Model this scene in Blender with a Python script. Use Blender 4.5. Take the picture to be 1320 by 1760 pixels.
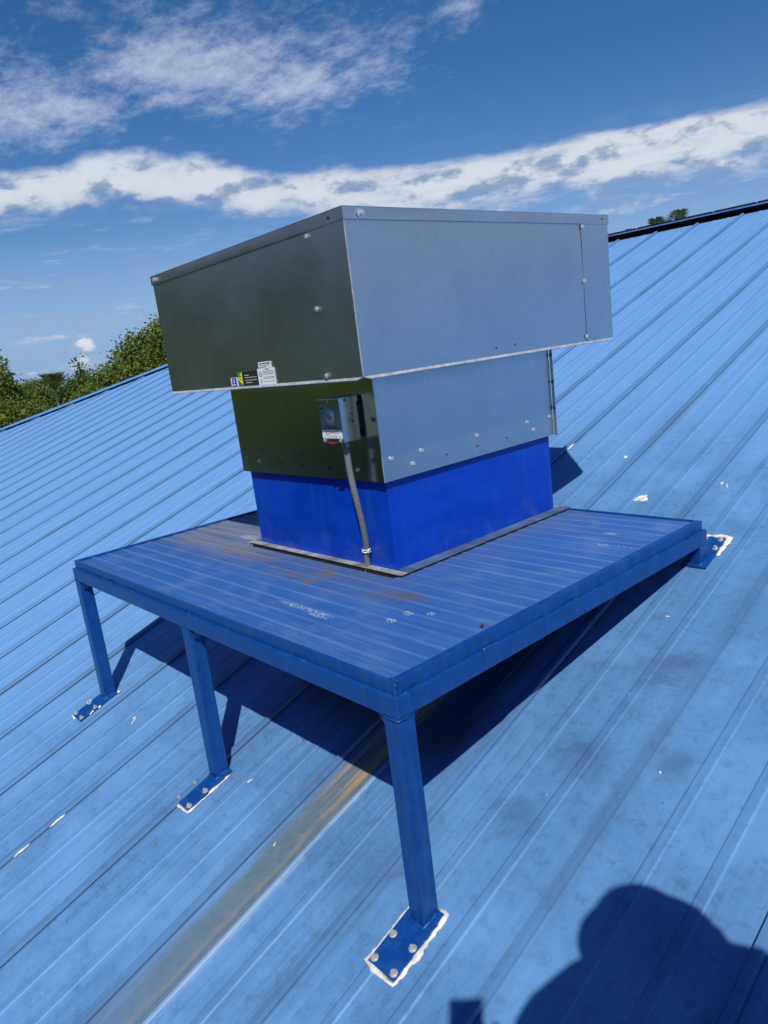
import bpy, bmesh, math, random
import numpy as np
from mathutils import Vector, Matrix, noise
random.seed(7)
R = math.radians
for o in list(bpy.data.objects): bpy.data.objects.remove(o)
SC = bpy.context.scene
COL = SC.collection

# ------------------------------------------------------------------ camera
cd = bpy.data.cameras.new('camera'); cam = bpy.data.objects.new('camera', cd); COL.objects.link(cam)
CAM = Vector((1.12647, -0.92725, 0.71508))
M = Matrix(((0.66508, -0.08611, 0.74179), (0.73690, 0.23663, -0.63323), (-0.12100, 0.96778, 0.22084)))
cam.matrix_world = Matrix.Translation(CAM) @ M.to_4x4()
cd.sensor_fit = 'HORIZONTAL'; cd.sensor_width = 36; cd.lens = 34.394
cd.clip_start = 0.02; cd.clip_end = 3000
SC.camera = cam
SC.cycles.max_bounces = 5; SC.cycles.diffuse_bounces = 3; SC.cycles.glossy_bounces = 3; SC.cycles.transmission_bounces = 2
SC.render.resolution_x = 768; SC.render.resolution_y = 1024

# ------------------------------------------------------------------ light, sky, exposure
TOSUN = Vector((0.494, -0.430, 0.756)).normalized()
SUN_EL = math.asin(TOSUN.z); SUN_ROT = math.atan2(TOSUN.x, TOSUN.y)
sl = bpy.data.lights.new('sun', 'SUN'); sl.energy = 4.6; sl.angle = R(0.53); sl.color = (1.0, 0.95, 0.87)
so = bpy.data.objects.new('sun', sl); COL.objects.link(so)
so.rotation_euler = TOSUN.to_track_quat('Z', 'Y').to_euler(); so.location = (6, -6, 12)
vs = SC.view_settings
vs.view_transform = 'Standard'; vs.look = 'None'; vs.exposure = 0.0; vs.gamma = 1.0; vs.use_curve_mapping = False


class NT:
    """tiny helper to write node graphs as expressions"""
    def __init__(s, tree): s.t = tree; s.n = tree.nodes; s.l = tree.links
    def node(s, typ, **kw):
        n = s.n.new(typ)
        for k, v in kw.items(): setattr(n, k, v)
        return n
    def put(s, sock, v):
        if isinstance(v, bpy.types.NodeSocket): s.l.new(v, sock)
        elif v is not None: sock.default_value = v
    def m(s, op, a, b=None, c=None, clamp=False):
        n = s.node('ShaderNodeMath', operation=op); n.use_clamp = clamp
        for i, v in enumerate((a, b, c)):
            if v is not None: s.put(n.inputs[i], v)
        return n.outputs[0]
    def vm(s, op, a, b=None):
        n = s.node('ShaderNodeVectorMath', operation=op)
        s.put(n.inputs[0], a)
        if b is not None: s.put(n.inputs[1], b)
        return n.outputs['Value'] if op in ('DOT_PRODUCT', 'LENGTH', 'DISTANCE') else n.outputs[0]
    def sep(s, v):
        n = s.node('ShaderNodeSeparateXYZ'); s.put(n.inputs[0], v); return n.outputs
    def xyz(s, x, y, z):
        n = s.node('ShaderNodeCombineXYZ')
        for i, v in enumerate((x, y, z)): s.put(n.inputs[i], v)
        return n.outputs[0]
    def ss(s, v, a, b, lo=0.0, hi=1.0):
        n = s.node('ShaderNodeMapRange', interpolation_type='SMOOTHSTEP')
        s.put(n.inputs[0], v)
        for i, x in enumerate((a, b, lo, hi)): s.put(n.inputs[i + 1], x)
        return n.outputs[0]
    def noise(s, vec, scale, detail=4, rough=0.5, dist=0.0, lac=2.0):
        n = s.node('ShaderNodeTexNoise')
        s.put(n.inputs['Vector'], vec); n.inputs['Scale'].default_value = scale
        n.inputs['Detail'].default_value = detail; n.inputs['Roughness'].default_value = rough
        n.inputs['Distortion'].default_value = dist; n.inputs['Lacunarity'].default_value = lac
        return n.outputs[0]
    def voro(s, vec, scale, feature='F1'):
        n = s.node('ShaderNodeTexVoronoi', feature=feature)
        s.put(n.inputs['Vector'], vec); n.inputs['Scale'].default_value = scale
        return n
    def mix(s, f, a, b, typ='MIX'):
        n = s.node('ShaderNodeMix', data_type='RGBA', blend_type=typ)
        s.put(n.inputs[0], f)
        for i, v in ((6, a), (7, b)):
            if isinstance(v, bpy.types.NodeSocket): s.l.new(v, n.inputs[i])
            else: n.inputs[i].default_value = (*v[:3], 1)
        return n.outputs[2]
    def bump(s, h, strength=0.3, dist=0.002, normal=None):
        n = s.node('ShaderNodeBump'); n.inputs['Strength'].default_value = strength
        n.inputs['Distance'].default_value = dist; s.put(n.inputs['Height'], h)
        if normal is not None: s.l.new(normal, n.inputs['Normal'])
        return n.outputs[0]


w = bpy.data.worlds.new('World'); SC.world = w; w.use_nodes = True
w.node_tree.nodes.clear()
g = NT(w.node_tree)
sky = g.node('ShaderNodeTexSky', sky_type='NISHITA')
sky.sun_disc = False; sky.sun_elevation = SUN_EL; sky.sun_rotation = SUN_ROT
sky.altitude = 10; sky.air_density = 1.0; sky.dust_density = 0.15; sky.ozone_density = 4.0
tc = g.node('ShaderNodeTexCoord')
D = g.vm('NORMALIZE', tc.outputs['Generated'])
dx, dy, dz = g.sep(D)
DEG = 180 / math.pi
el = g.m('MULTIPLY', g.m('ARCSINE', dz), DEG)
AZ0 = R(139.5)      # azimuth counted from north-west: the wrap lies at the sun's azimuth
ca, sa = math.cos(AZ0), math.sin(AZ0)
az = g.m('MULTIPLY', g.m('ARCTAN2', g.vm('DOT_PRODUCT', D, (-sa, ca, 0)), g.vm('DOT_PRODUCT', D, (ca, sa, 0))), DEG)
DF = g.vm('MULTIPLY', D, (1, 1, 2.2))
def bump2(a0, e0, wa, we, k):          # soft hill in azimuth / elevation
    da = g.m('DIVIDE', g.m('SUBTRACT', az, a0), wa); de = g.m('DIVIDE', g.m('SUBTRACT', el, e0), we)
    q = g.m('ADD', g.m('MULTIPLY', da, da), g.m('MULTIPLY', de, de))
    return g.m('MULTIPLY', g.m('EXPONENT', g.m('MULTIPLY', q, -1.0)), k)
def add(*v):
    r = v[0]
    for x in v[1:]: r = g.m('ADD', r, x)
    return r
n_lo = g.noise(DF, 3.1, 3, .5)
n_puff = g.noise(DF, 17.0, 10, .58, .1)
n_up = g.noise(g.vm('ADD', DF, tuple(TOSUN * .010 + Vector((0, 0, .022)))), 17.0, 10, .58, .1)
n_fine = g.noise(DF, 44.0, 6, .62, .4)
relief = g.m('SUBTRACT', n_puff, n_up)
# cumulus bank low over the horizon, all the way round
cen = add(10.6, bump2(14, 12, 14, 60, 2.2), g.m('MULTIPLY', g.m('SUBTRACT', n_lo, .5), 5.0), bump2(-4, 10, 9, 60, -.6))
rel = g.m('SUBTRACT', el, cen)
right = g.ss(az, 3.0, -9.0)
top = g.ss(rel, 2.6, .7); bot = g.ss(rel, g.m('MULTIPLY_ADD', right, -1.6, -3.4), .2)
bank = g.m('MULTIPLY', top, bot)
streak2 = g.noise(g.vm('MULTIPLY', D, (9, 9, 52)), 1.0, 9, .62, .35)
tex = g.m('ADD', g.m('MULTIPLY', g.m('SUBTRACT', n_puff, .5), g.m('MULTIPLY_ADD', right, -.75, 1.35)), g.m('MULTIPLY', g.m('SUBTRACT', streak2, .5), g.m('MULTIPLY_ADD', right, 1.2, .35)))
bank = g.m('ADD', g.m('MULTIPLY', bank, 1.15), g.m('ADD', tex, g.m('MULTIPLY', g.m('SUBTRACT', n_fine, .5), .45)))
bank = g.ss(bank, .30, 1.22)
streak = g.noise(g.vm('MULTIPLY', D, (7, 7, 46)), 1.0, 8, .64, .5)
low = g.m('MULTIPLY', g.ss(streak, .47, .74), g.m('MULTIPLY', g.ss(el, 13.5, 9), g.ss(el, 0.2, 3)))
# high broken veil
pz = g.m('ADD', g.m('MAXIMUM', dz, 0.0), .12)
P2 = g.xyz(g.m('DIVIDE', dx, pz), g.m('DIVIDE', dy, pz), 3.7)
v_lo = g.noise(P2, 1.25, 3, .5, .3)
v_hi = g.noise(g.vm('MULTIPLY', P2, (1.0, 1.25, 1)), 8.5, 10, .70, .12)
bias = add(bump2(11, 19.6, 3.5, 2.0, .25), bump2(2.5, 17.7, 6.5, 1.5, .27), bump2(20, 17, 5.5, 1.9, .36), bump2(4, 20.5, 9, 1.6, .15), bump2(18, 23, 9, 1.6, .14), bump2(-10, 21, 2.6, 1.1, .25), bump2(-24, 19, 12, 4.5, -.3))
veil = g.m('ADD', g.m('ADD', g.m('MULTIPLY', v_hi, .95), g.m('MULTIPLY', v_lo, .45)), bias)
veil = g.m('MULTIPLY', g.ss(veil, .72, 1.24), g.ss(el, 11.5, 15.0))
# small far towers of cumulus at the horizon
tow = add(bump2(19.9, 2.7, 1.0, .65, 1.0), bump2(20.4, 1.2, .75, .7, .9), bump2(15.0, 3.2, 1.3, .8, .9), bump2(24, 1.2, 3.5, .55, .5))
tow = g.m('MULTIPLY', g.ss(g.m('ADD', tow, g.m('MULTIPLY', g.m('SUBTRACT', n_fine, .5), 1.9)), .45, .95), .85)
haze = g.m('MULTIPLY', g.ss(el, 11.0, 0.0), .85)
den = g.m('MAXIMUM', g.m('MAXIMUM', g.m('MULTIPLY', bank, .88), g.m('MULTIPLY', low, .80)), g.m('MAXIMUM', g.m('MULTIPLY', veil, .62), tow))
lit = g.m('ADD', g.ss(rel, -6.5, 1.5), g.m('MULTIPLY', relief, 4.5), clamp=True)
ccol = g.mix(g.ss(lit, .05, .95), (.33, .43, .60), (.80, .84, .90))
ccol = g.mix(g.ss(el, 12.5, 16), ccol, (.74, .83, .97))
ccol = g.mix(g.m('MULTIPLY', tow, g.ss(el, 0.8, 2.6)), ccol, (.90, .93, .98))
hs = g.node('ShaderNodeHueSaturation'); hs.inputs['Saturation'].default_value = 1.30; hs.inputs['Value'].default_value = 1.0
g.l.new(sky.outputs[0], hs.inputs['Color'])
b1 = g.node('ShaderNodeBackground'); g.l.new(g.mix(1.0, hs.outputs[0], (1.0, .88, 1.0), 'MULTIPLY'), b1.inputs[0]); b1.inputs[1].default_value = .084
b2 = g.node('ShaderNodeBackground'); g.l.new(ccol, b2.inputs[0]); b2.inputs[1].default_value = .92
b3 = g.node('ShaderNodeBackground'); b3.inputs[0].default_value = (.20, .42, .74, 1); b3.inputs[1].default_value = .92
mh = g.node('ShaderNodeMixShader'); g.l.new(haze, mh.inputs[0]); g.l.new(b1.outputs[0], mh.inputs[1]); g.l.new(b3.outputs[0], mh.inputs[2])
mx = g.node('ShaderNodeMixShader'); g.l.new(den, mx.inputs[0]); g.l.new(mh.outputs[0], mx.inputs[1]); g.l.new(b2.outputs[0], mx.inputs[2])
wo = g.node('ShaderNodeOutputWorld'); g.l.new(mx.outputs[0], wo.inputs[0])

# ------------------------------------------------------------------ roof frame
TH = R(18.306); ZA = -0.626; CT, ST = math.cos(TH), math.sin(TH)
def RP(x, s, h=0.0): return Vector((x, s * CT - h * ST, ZA + s * ST + h * CT))
GZ = -5.2                      # ground level
HIPC = -13.85                  # left hip runs along x = y + HIPC
S_RIDGE, S_EAVE = 6.80, -3.4
Y_RIDGE = S_RIDGE * CT; Z_RIDGE = ZA + S_RIDGE * ST
X_END = 10.5                   # right end of the ridge

PITCH = .4157; XR0 = -.6046; RH = .015     # roof panel pitch, first rib, rib height

# ------------------------------------------------------------------ materials
def mat(name):
    m = bpy.data.materials.new(name); m.use_nodes = True
    nt = m.node_tree; b = nt.nodes['Principled BSDF']
    gg = NT(nt)
    pos = gg.node('ShaderNodeNewGeometry').outputs['Position']
    return m, gg, b, pos
def simple(name, col, rough=.5, metal=0.0, var=.15, scale=25, bump=0.0, coat=0.0):
    m, gg, b, pos = mat(name)
    n = gg.noise(pos, scale, 5, .6)
    d = tuple(c * (1 - var) for c in col); e = tuple(min(1, c * (1 + var)) for c in col)
    gg.put(b.inputs['Base Color'], gg.mix(gg.ss(n, .3, .7), d, e))
    gg.put(b.inputs['Roughness'], gg.ss(n, .2, .8, max(0.02, rough - .07), rough + .07))
    b.inputs['Metallic'].default_value = metal
    if coat: b.inputs['Coat Weight'].default_value = coat
    if bump: gg.put(b.inputs['Normal'], gg.bump(n, .5, bump))
    return m

def roof_material():
    m, q, b, pos = mat('faded_blue_roof_paint')
    X, Y, Z = q.sep(pos)
    s = q.vm('DOT_PRODUCT', pos, (0, CT, ST)); s = q.m('SUBTRACT', s, ZA * ST)
    V = q.xyz(X, s, 0)
    run = q.noise(q.vm('MULTIPLY', V, (9, 1.0, 1)), 1.6, 6, .6)
    patch = q.noise(V, 2.2, 5, .6, .3)
    fine = q.noise(V, 26, 7, .68, .6)
    swirl = q.noise(q.vm('MULTIPLY', V, (1, 1.3, 1)), 11, 10, .72, .9)
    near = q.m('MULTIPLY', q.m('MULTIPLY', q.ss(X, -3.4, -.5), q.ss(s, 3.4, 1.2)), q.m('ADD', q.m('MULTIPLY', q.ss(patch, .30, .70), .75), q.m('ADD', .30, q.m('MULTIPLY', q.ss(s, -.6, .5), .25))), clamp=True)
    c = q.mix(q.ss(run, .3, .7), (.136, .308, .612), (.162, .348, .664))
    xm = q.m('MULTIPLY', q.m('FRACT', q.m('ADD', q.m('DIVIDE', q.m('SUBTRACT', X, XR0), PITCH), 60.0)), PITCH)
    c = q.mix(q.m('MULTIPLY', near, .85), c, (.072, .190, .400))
    rib = q.ss(xm, PITCH - .0335, PITCH - .0315)
    mi = q.m('MAXIMUM', q.m('MULTIPLY', q.ss(xm, .1195, .1225), q.ss(xm, .1465, .1440)), q.m('MULTIPLY', q.ss(xm, .250, .253), q.ss(xm, .277, .2745)))
    c = q.mix(q.m('MULTIPLY', rib, .48), c, (.055, .135, .300))          # ribs darker than the pans
    c = q.mix(q.m('MULTIPLY', mi, .20), c, (.045, .120, .290))
    gr = q.m('MULTIPLY', q.ss(fine, .48, .72), q.m('ADD', .10, q.m('MULTIPLY', near, .50)))
    c = q.mix(gr, c, (.044, .100, .205))
    sw = q.m('MULTIPLY', q.ss(swirl, .50, .74), q.m('MULTIPLY', q.ss(patch, .36, .62), q.m('ADD', .08, q.m('MULTIPLY', near, .50))))
    c = q.mix(sw, c, (.042, .092, .185))
    lines = q.noise(q.vm('MULTIPLY', V, (55, 1.1, 1)), 1.0, 8, .68, .25)
    grit = q.noise(V, 70, 6, .75)
    mid = q.m('MULTIPLY', q.m('MULTIPLY', q.ss(X, -2.3, -1.2), q.ss(X, .2, -.4)), q.m('MULTIPLY', q.ss(s, -.9, -.1), q.ss(s, 2.0, .8)))
    wl0 = q.m('ADD', .05, q.m('ADD', q.m('MULTIPLY', near, .12), q.m('MULTIPLY', mid, .26)))
    c = q.mix(q.m('MULTIPLY', q.ss(lines, .47, .70), wl0), c, (.060, .105, .175))        # run-off lines down the slope
    c = q.mix(q.m('MULTIPLY', q.ss(lines, .50, .28), q.m('MULTIPLY', wl0, .7)), c, (.215, .375, .640))
    c = q.mix(q.m('MULTIPLY', q.m('MULTIPLY', q.ss(grit, .52, .70), q.ss(patch, .35, .60)), q.m('ADD', .06, q.m('MULTIPLY', near, .35))), c, (.040, .080, .150))
    edge = q.m('ADD', q.ss(xm, .035, .002), q.ss(xm, PITCH - .075, PITCH - .034))
    c = q.mix(q.m('MULTIPLY', q.m('MULTIPLY', edge, q.ss(run, .42, .66)), .38), c, (.060, .105, .180))      # dirt lying along the ribs
    # hand-sized grimy smears
    for (sx, s0, rx, rs, k) in [(.06, .61, .10, .09, .75), (.29, .68, .055, .07, .65), (.12, 1.0, .11, .12, .8), (.03, .37, .07, .08, .55), (.36, 1.35, .12, .2, .3), (-.3, .0, .2, .14, .3), (.45, .25, .12, .1, .3)]:
        dd = q.m('ADD', q.m('POWER', q.m('DIVIDE', q.m('SUBTRACT', X, sx), rx), 2), q.m('POWER', q.m('DIVIDE', q.m('SUBTRACT', s, s0), rs), 2))
        f = q.m('MULTIPLY', q.ss(q.m('ADD', dd, q.m('MULTIPLY', q.m('SUBTRACT', swirl, .5), 4.0)), 1.3, -.6), k * .8)
        c = q.mix(f, c, (.038, .082, .165))
    # rusty wash running down from under the platform
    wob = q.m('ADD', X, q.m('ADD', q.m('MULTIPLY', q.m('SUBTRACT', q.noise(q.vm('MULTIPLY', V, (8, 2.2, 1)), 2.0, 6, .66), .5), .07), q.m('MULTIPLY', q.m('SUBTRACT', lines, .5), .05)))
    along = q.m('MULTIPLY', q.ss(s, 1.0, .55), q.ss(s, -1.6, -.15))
    under_shade = q.m('MULTIPLY', q.m('MULTIPLY', q.ss(wob, -1.25, -.85), q.ss(wob, -.22, -.34)), q.m('MULTIPLY', q.ss(s, .26, .50), q.ss(s, 1.75, 1.4)))
    c = q.mix(q.m('MULTIPLY', under_shade, .80), c, q.mix(q.ss(run, .35, .65), (.020, .030, .048), (.045, .050, .055)))     # shade under the deck painted in, mixed with some grime
    band = q.m('MULTIPLY', q.m('MULTIPLY', q.ss(wob, -.612, -.565), q.ss(X, -.4660, -.4700)), along)
    up = q.ss(q.m('ADD', s, q.m('MULTIPLY', q.m('SUBTRACT', patch, .5), .25)), .06, .34)
    stc = q.mix(q.ss(fine, .35, .65), (.090, .140, .165), (.125, .172, .185))
    streaks = q.noise(q.vm('MULTIPLY', V, (42, 2.0, 1)), 1.0, 7, .66, .7)
    upc = q.mix(q.ss(streaks, .38, .62), (.075, .090, .095), (.42, .31, .17))
    stc = q.mix(q.m('MULTIPLY', up, .85), stc, upc)
    c = q.mix(q.m('MULTIPLY', band, .86), c, stc)
    ln = q.m('MULTIPLY', q.m('MULTIPLY', q.ss(wob, -.514, -.502), q.ss(wob, -.490, -.497)), along)
    c = q.mix(q.m('MULTIPLY', ln, q.m('ADD', .22, q.m('MULTIPLY', up, .40))), c, (.40, .25, .10))
    wl = q.m('MULTIPLY', q.m('MULTIPLY', q.ss(X, -.4685, -.4665), q.ss(wob, -.446, -.458)), q.m('MULTIPLY', q.ss(s, .5, .25), q.ss(s, -1.5, -.2)))
    c = q.mix(q.m('MULTIPLY', wl, q.m('MULTIPLY', q.ss(run, .30, .60), .50)), c, (.38, .46, .50))
    # rusty scuffs round the middle foot
    rs = q.m('MULTIPLY', q.ss(q.noise(V, 19, 7, .7, 1.2), .62, .74), q.m('MULTIPLY', q.m('MULTIPLY', q.ss(X, -1.0, -.9), q.ss(X, -.6, -.75)), q.m('MULTIPLY', q.ss(s, -.25, .05), q.ss(s, .5, .3))))
    c = q.mix(q.m('MULTIPLY', rs, .8), c, (.42, .30, .19))
    # pale chalky chips
    vo = q.voro(q.vm('MULTIPLY', V, (1, .75, 1)), 17)
    ch = q.m('MULTIPLY', q.ss(vo.outputs['Distance'], .075, .03), q.ss(q.noise(V, 3.3, 3, .5), .53, .66))
    c = q.mix(q.m('MULTIPLY', ch, q.m('ADD', .15, q.m('MULTIPLY', near, .35))), c, (.50, .60, .74))
    vd = q.voro(q.vm('ADD', V, (3.3, 1.7, 0)), 13)
    dk = q.m('MULTIPLY', q.ss(vd.outputs['Distance'], .06, .02), q.ss(q.noise(V, 4.1, 3, .5), .5, .62))
    c = q.mix(q.m('MULTIPLY', dk, .7), c, (.035, .06, .10))
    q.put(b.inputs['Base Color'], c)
    q.put(b.inputs['Roughness'], q.m('ADD', .34, q.m('ADD', q.m('MULTIPLY', gr, .4), q.m('MULTIPLY', patch, .14))))
    b.inputs['Specular IOR Level'].default_value = .5
    h = q.m('ADD', q.m('MULTIPLY', fine, .25), q.m('MULTIPLY', patch, 1.6))
    q.put(b.inputs['Normal'], q.bump(h, .22, .004))
    return m
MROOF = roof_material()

def frame_material():
    m, q, b, pos = mat('blue_frame_paint')
    n = q.noise(pos, 18, 6, .62, .8); n2 = q.noise(pos, 95, 4, .6)
    drip = q.noise(q.vm('MULTIPLY', pos, (22, 22, 3.0)), 1.0, 5, .6, .5)
    c = q.mix(q.ss(n, .3, .7), (.0028, .043, .205), (.0042, .060, .275))
    c = q.mix(q.m('MULTIPLY', q.ss(drip, .50, .66), .30), c, (.030, .095, .270))
    c = q.mix(q.m('MULTIPLY', q.ss(n2, .66, .76), .35), c, (.10, .17, .38))
    q.put(b.inputs['Base Color'], c)
    b.inputs['Specular IOR Level'].default_value = .38
    q.put(b.inputs['Roughness'], q.ss(n, .2, .8, .26, .46))
    q.put(b.inputs['Normal'], q.bump(q.m('ADD', n2, q.m('MULTIPLY', n, 2)), .25, .0015))
    return m
MFRAME = frame_material()

DPITCH = (1.4712 - .021 - .024) / 23
def deck_material():
    m, q, b, pos = mat('worn_blue_deck_paint')
    X, Y, Z = q.sep(pos)
    st = q.noise(q.vm('MULTIPLY', pos, (2.2, 30, 1)), 1.0, 6, .62)
    st2 = q.noise(q.vm('MULTIPLY', pos, (7, 120, 1)), 1.0, 4, .6)
    pt = q.noise(pos, 5.0, 5, .6, .4)
    fine = q.noise(pos, 160, 3, .6)
    c = q.mix(q.ss(st, .3, .7), (.010, .078, .315), (.020, .112, .410))
    wear = q.m('MULTIPLY', q.ss(q.m('ADD', st2, q.m('MULTIPLY', q.m('SUBTRACT', pt, .5), 1.5)), .44, .78), .42)
    c = q.mix(wear, c, (.115, .205, .420))
    ym = q.m('FRACT', q.m('ADD', q.m('DIVIDE', q.m('SUBTRACT', Y, .024), DPITCH), 10.0))
    land = q.m('MAXIMUM', q.ss(ym, .085, .055), q.ss(ym, .945, .965))
    c = q.mix(q.m('MULTIPLY', land, q.m('ADD', .12, q.m('MULTIPLY', q.ss(st, .35, .65), .40))), c, (.115, .215, .460))
    top = q.ss(Z, -.0105, -.0075)                         # bright worn crests, painted grooves
    serr = q.m('MULTIPLY', q.m('ADD', q.m('SINE', q.m('MULTIPLY', X, 2 * math.pi / .0085)), 1), .5)
    c = q.mix(q.m('MULTIPLY', q.m('MULTIPLY', top, q.ss(serr, .45, .8)), .40), c, (.17, .30, .60))
    # grimy tan wash in front of and left of the curb
    g1 = q.m('MULTIPLY', q.m('MULTIPLY', q.ss(Y, .27, .47), q.ss(X, -.28, -.75)), q.ss(pt, .30, .62))
    g2 = q.m('MULTIPLY', q.m('MULTIPLY', q.ss(Y, .33, .50), q.ss(X, -1.0, -1.5)), q.ss(st, .25, .6))
    c = q.mix(q.m('MULTIPLY', g1, .62), c, (.110, .125, .140))
    c = q.mix(q.m('MULTIPLY', g2, .62), c, (.23, .25, .25))
    wob = q.noise(pos, 30, 4, .6)
    for (x, y, rx, ry, k, col) in [(-1.493, .474, .055, .018, .95, (.24, .13, .05)), (-.926, .377, .05, .02, .6, (.22, .13, .05)), (-.808, .364, .045, .018, .9, (.23, .135, .055)),
                                   (-.793, .445, .045, .016, .75, (.20, .13, .06)), (-.397, .434, .07, .03, .8, (.13, .10, .05)), (-.45, .40, .1, .05, .45, (.13, .10, .05)), (-.946, .043, .02, .008, .8, (.15, .12, .05)), (-1.30, .45, .2, .05, .5, (.20, .17, .12))]:
        dd = q.m('ADD', q.m('POWER', q.m('DIVIDE', q.m('SUBTRACT', X, x), rx), 2), q.m('POWER', q.m('DIVIDE', q.m('SUBTRACT', Y, y), ry), 2))
        f = q.m('MULTIPLY', q.ss(q.m('ADD', dd, q.m('MULTIPLY', q.m('SUBTRACT', wob, .5), 2.4)), 1.3, -.3), k * .85)
        c = q.mix(f, c, col)
    spk = q.noise(pos, 210, 3, .7)
    for (x, y, rx, ry) in [(-.301, .331, .022, .012), (-.244, .364, .016, .012), (-.303, .271, .022, .012), (-.22, 1.229, .03, .012), (-.176, 1.103, .03, .01), (-.085, 1.108, .06, .006), (-.60, .20, .15, .010), (-.52, .185, .05, .008), (-1.55, .60, .08, .03)]:
        dd = q.m('ADD', q.m('POWER', q.m('DIVIDE', q.m('SUBTRACT', X, x), rx), 2), q.m('POWER', q.m('DIVIDE', q.m('SUBTRACT', Y, y), ry), 2))
        f = q.m('MULTIPLY', q.ss(dd, 1.2, .3), q.ss(spk, .47, .56))
        c = q.mix(q.m('MULTIPLY', f, .8), c, (.50, .56, .62))
    c = q.mix(q.m('MULTIPLY', q.ss(fine, .70, .78), .45), c, (.40, .48, .62))
    q.put(b.inputs['Base Color'], c)
    b.inputs['Roughness'].default_value = .5
    q.put(b.inputs['Normal'], q.bump(q.m('ADD', serr, fine), .45, .0018))
    return m
MDECK = deck_material()

def curb_material():
    m, q, b, pos = mat('glossy_blue_curb_paint')
    n = q.noise(pos, 3.0, 3, .5); n2 = q.noise(q.vm('MULTIPLY', pos, (4, 4, 14)), 1, 4, .5)
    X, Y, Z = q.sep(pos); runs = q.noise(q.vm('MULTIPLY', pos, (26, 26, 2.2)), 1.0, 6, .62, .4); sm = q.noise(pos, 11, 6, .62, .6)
    cc = q.mix(q.ss(n2, .3, .7), (.0008, .038, .39), (.0016, .052, .46))
    cc = q.mix(q.m('MULTIPLY', q.ss(runs, .52, .74), .16), cc, (.060, .130, .450))
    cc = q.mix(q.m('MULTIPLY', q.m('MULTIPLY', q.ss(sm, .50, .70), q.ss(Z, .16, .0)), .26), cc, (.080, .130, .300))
    q.put(b.inputs['Base Color'], cc)
    b.inputs['Specular IOR Level'].default_value = .32
    q.put(b.inputs['Roughness'], q.ss(n2, .2, .8, .22, .36))
    q.put(b.inputs['Normal'], q.bump(n, .45, .035))
    return m
MCURB = curb_material()

def galv_material(name, val, r0, r1):
    m, q, b, pos = mat(name)
    sp = q.voro(pos, 85); sp.inputs['Randomness'].default_value = 1
    sv = q.sep(sp.outputs['Color'])[0]
    n = q.noise(pos, 4.5, 5, .6, .5); scr = q.noise(q.vm('MULTIPLY', pos, (30, 30, 130)), 1.0, 6, .7, 1.5)
    v = q.m('ADD', val * .86, q.m('MULTIPLY', sv, val * .06)); v = q.m('ADD', v, q.m('MULTIPLY', n, val * .22))
    col = q.node('ShaderNodeCombineColor')
    q.put(col.inputs[0], q.m('MULTIPLY', v, .965)); q.put(col.inputs[1], v); q.put(col.inputs[2], q.m('MULTIPLY', v, 1.0))
    dust = q.m('MULTIPLY', q.ss(scr, .60, .76), q.ss(n, .52, .66))
    q.put(b.inputs['Base Color'], q.mix(q.m('MULTIPLY', dust, .35), col.outputs[0], (.75, .77, .76)))
    q.put(b.inputs['Metallic'], q.m('SUBTRACT', 1.0, q.m('MULTIPLY', dust, .10)))
    q.put(b.inputs['Roughness'], q.m('ADD', q.m('ADD', r0, q.m('MULTIPLY', n, (r1 - r0) * 1.6)), q.m('MULTIPLY', dust, .2)))
    q.put(b.inputs['Normal'], q.bump(n, .16, .012))
    return m
MGALV = galv_material('galvanised_steel', .62, .27, .36)
MGALV2 = galv_material('galvanised_steel_smooth', .62, .17, .23)
MEDGE = simple('bright_zinc_edge', (.52, .54, .56), .40, .45, .2, 45)
MZINC = simple('zinc_screw', (.74, .74, .73), .24, .75, .15, 300)
MBOLT = simple('dull_bolt_steel', (.56, .55, .52), .40, .55, .25, 300)
MBOLTD = simple('dark_screw', (.22, .22, .22), .4, 1.0, .2, 300)
MHOLE = simple('hole_black', (.01, .01, .01), .9)
MSEAL = simple('white_sealant', (.64, .635, .60), .6, 0, .22, 45, .005)
MFLANGE = simple('stained_flange', (.30, .31, .30), .5, .2, .45, 14, .001)
MFLANGEB = simple('blue_flange', (.080, .130, .210), .45, .1, .4, 9, .001)
MCOND = simple('grey_pvc_conduit', (.15, .165, .18), .42, 0, .1, 60)
MWHITE = simple('white_label', (.78, .79, .78), .5, 0, .04, 90)
MINK = simple('black_ink', (.02, .02, .022), .5)
MINKG = simple('grey_ink', (.30, .31, .32), .5)
MBLUEL = simple('blue_label', (.012, .045, .42), .45)
MGREEN = simple('green_label', (.02, .26, .07), .45)
MYELL = simple('yellow_label', (.85, .72, .02), .45)
MDARKL = simple('charcoal_label', (.022, .024, .026), .4)
MPLATE = simple('printed_steel_plate', (.42, .45, .46), .38, .75, .06, 50)
MRED = simple('red_lever', (.62, .02, .01), .4)
MCAPB = simple('blue_ridge_cap', (.10, .27, .60), .36, 0, .12, 8)
MUNDER = simple('cap_shade_black', (.012, .012, .014), .9)  # painted shade for the hollow inside the caps
MWALL = simple('cream_wall', (.55, .53, .47), .8, 0, .06, 3)
MWHITEB = simple('white_building_paint', (.75, .75, .72), .7, 0, .04, 2)

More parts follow.
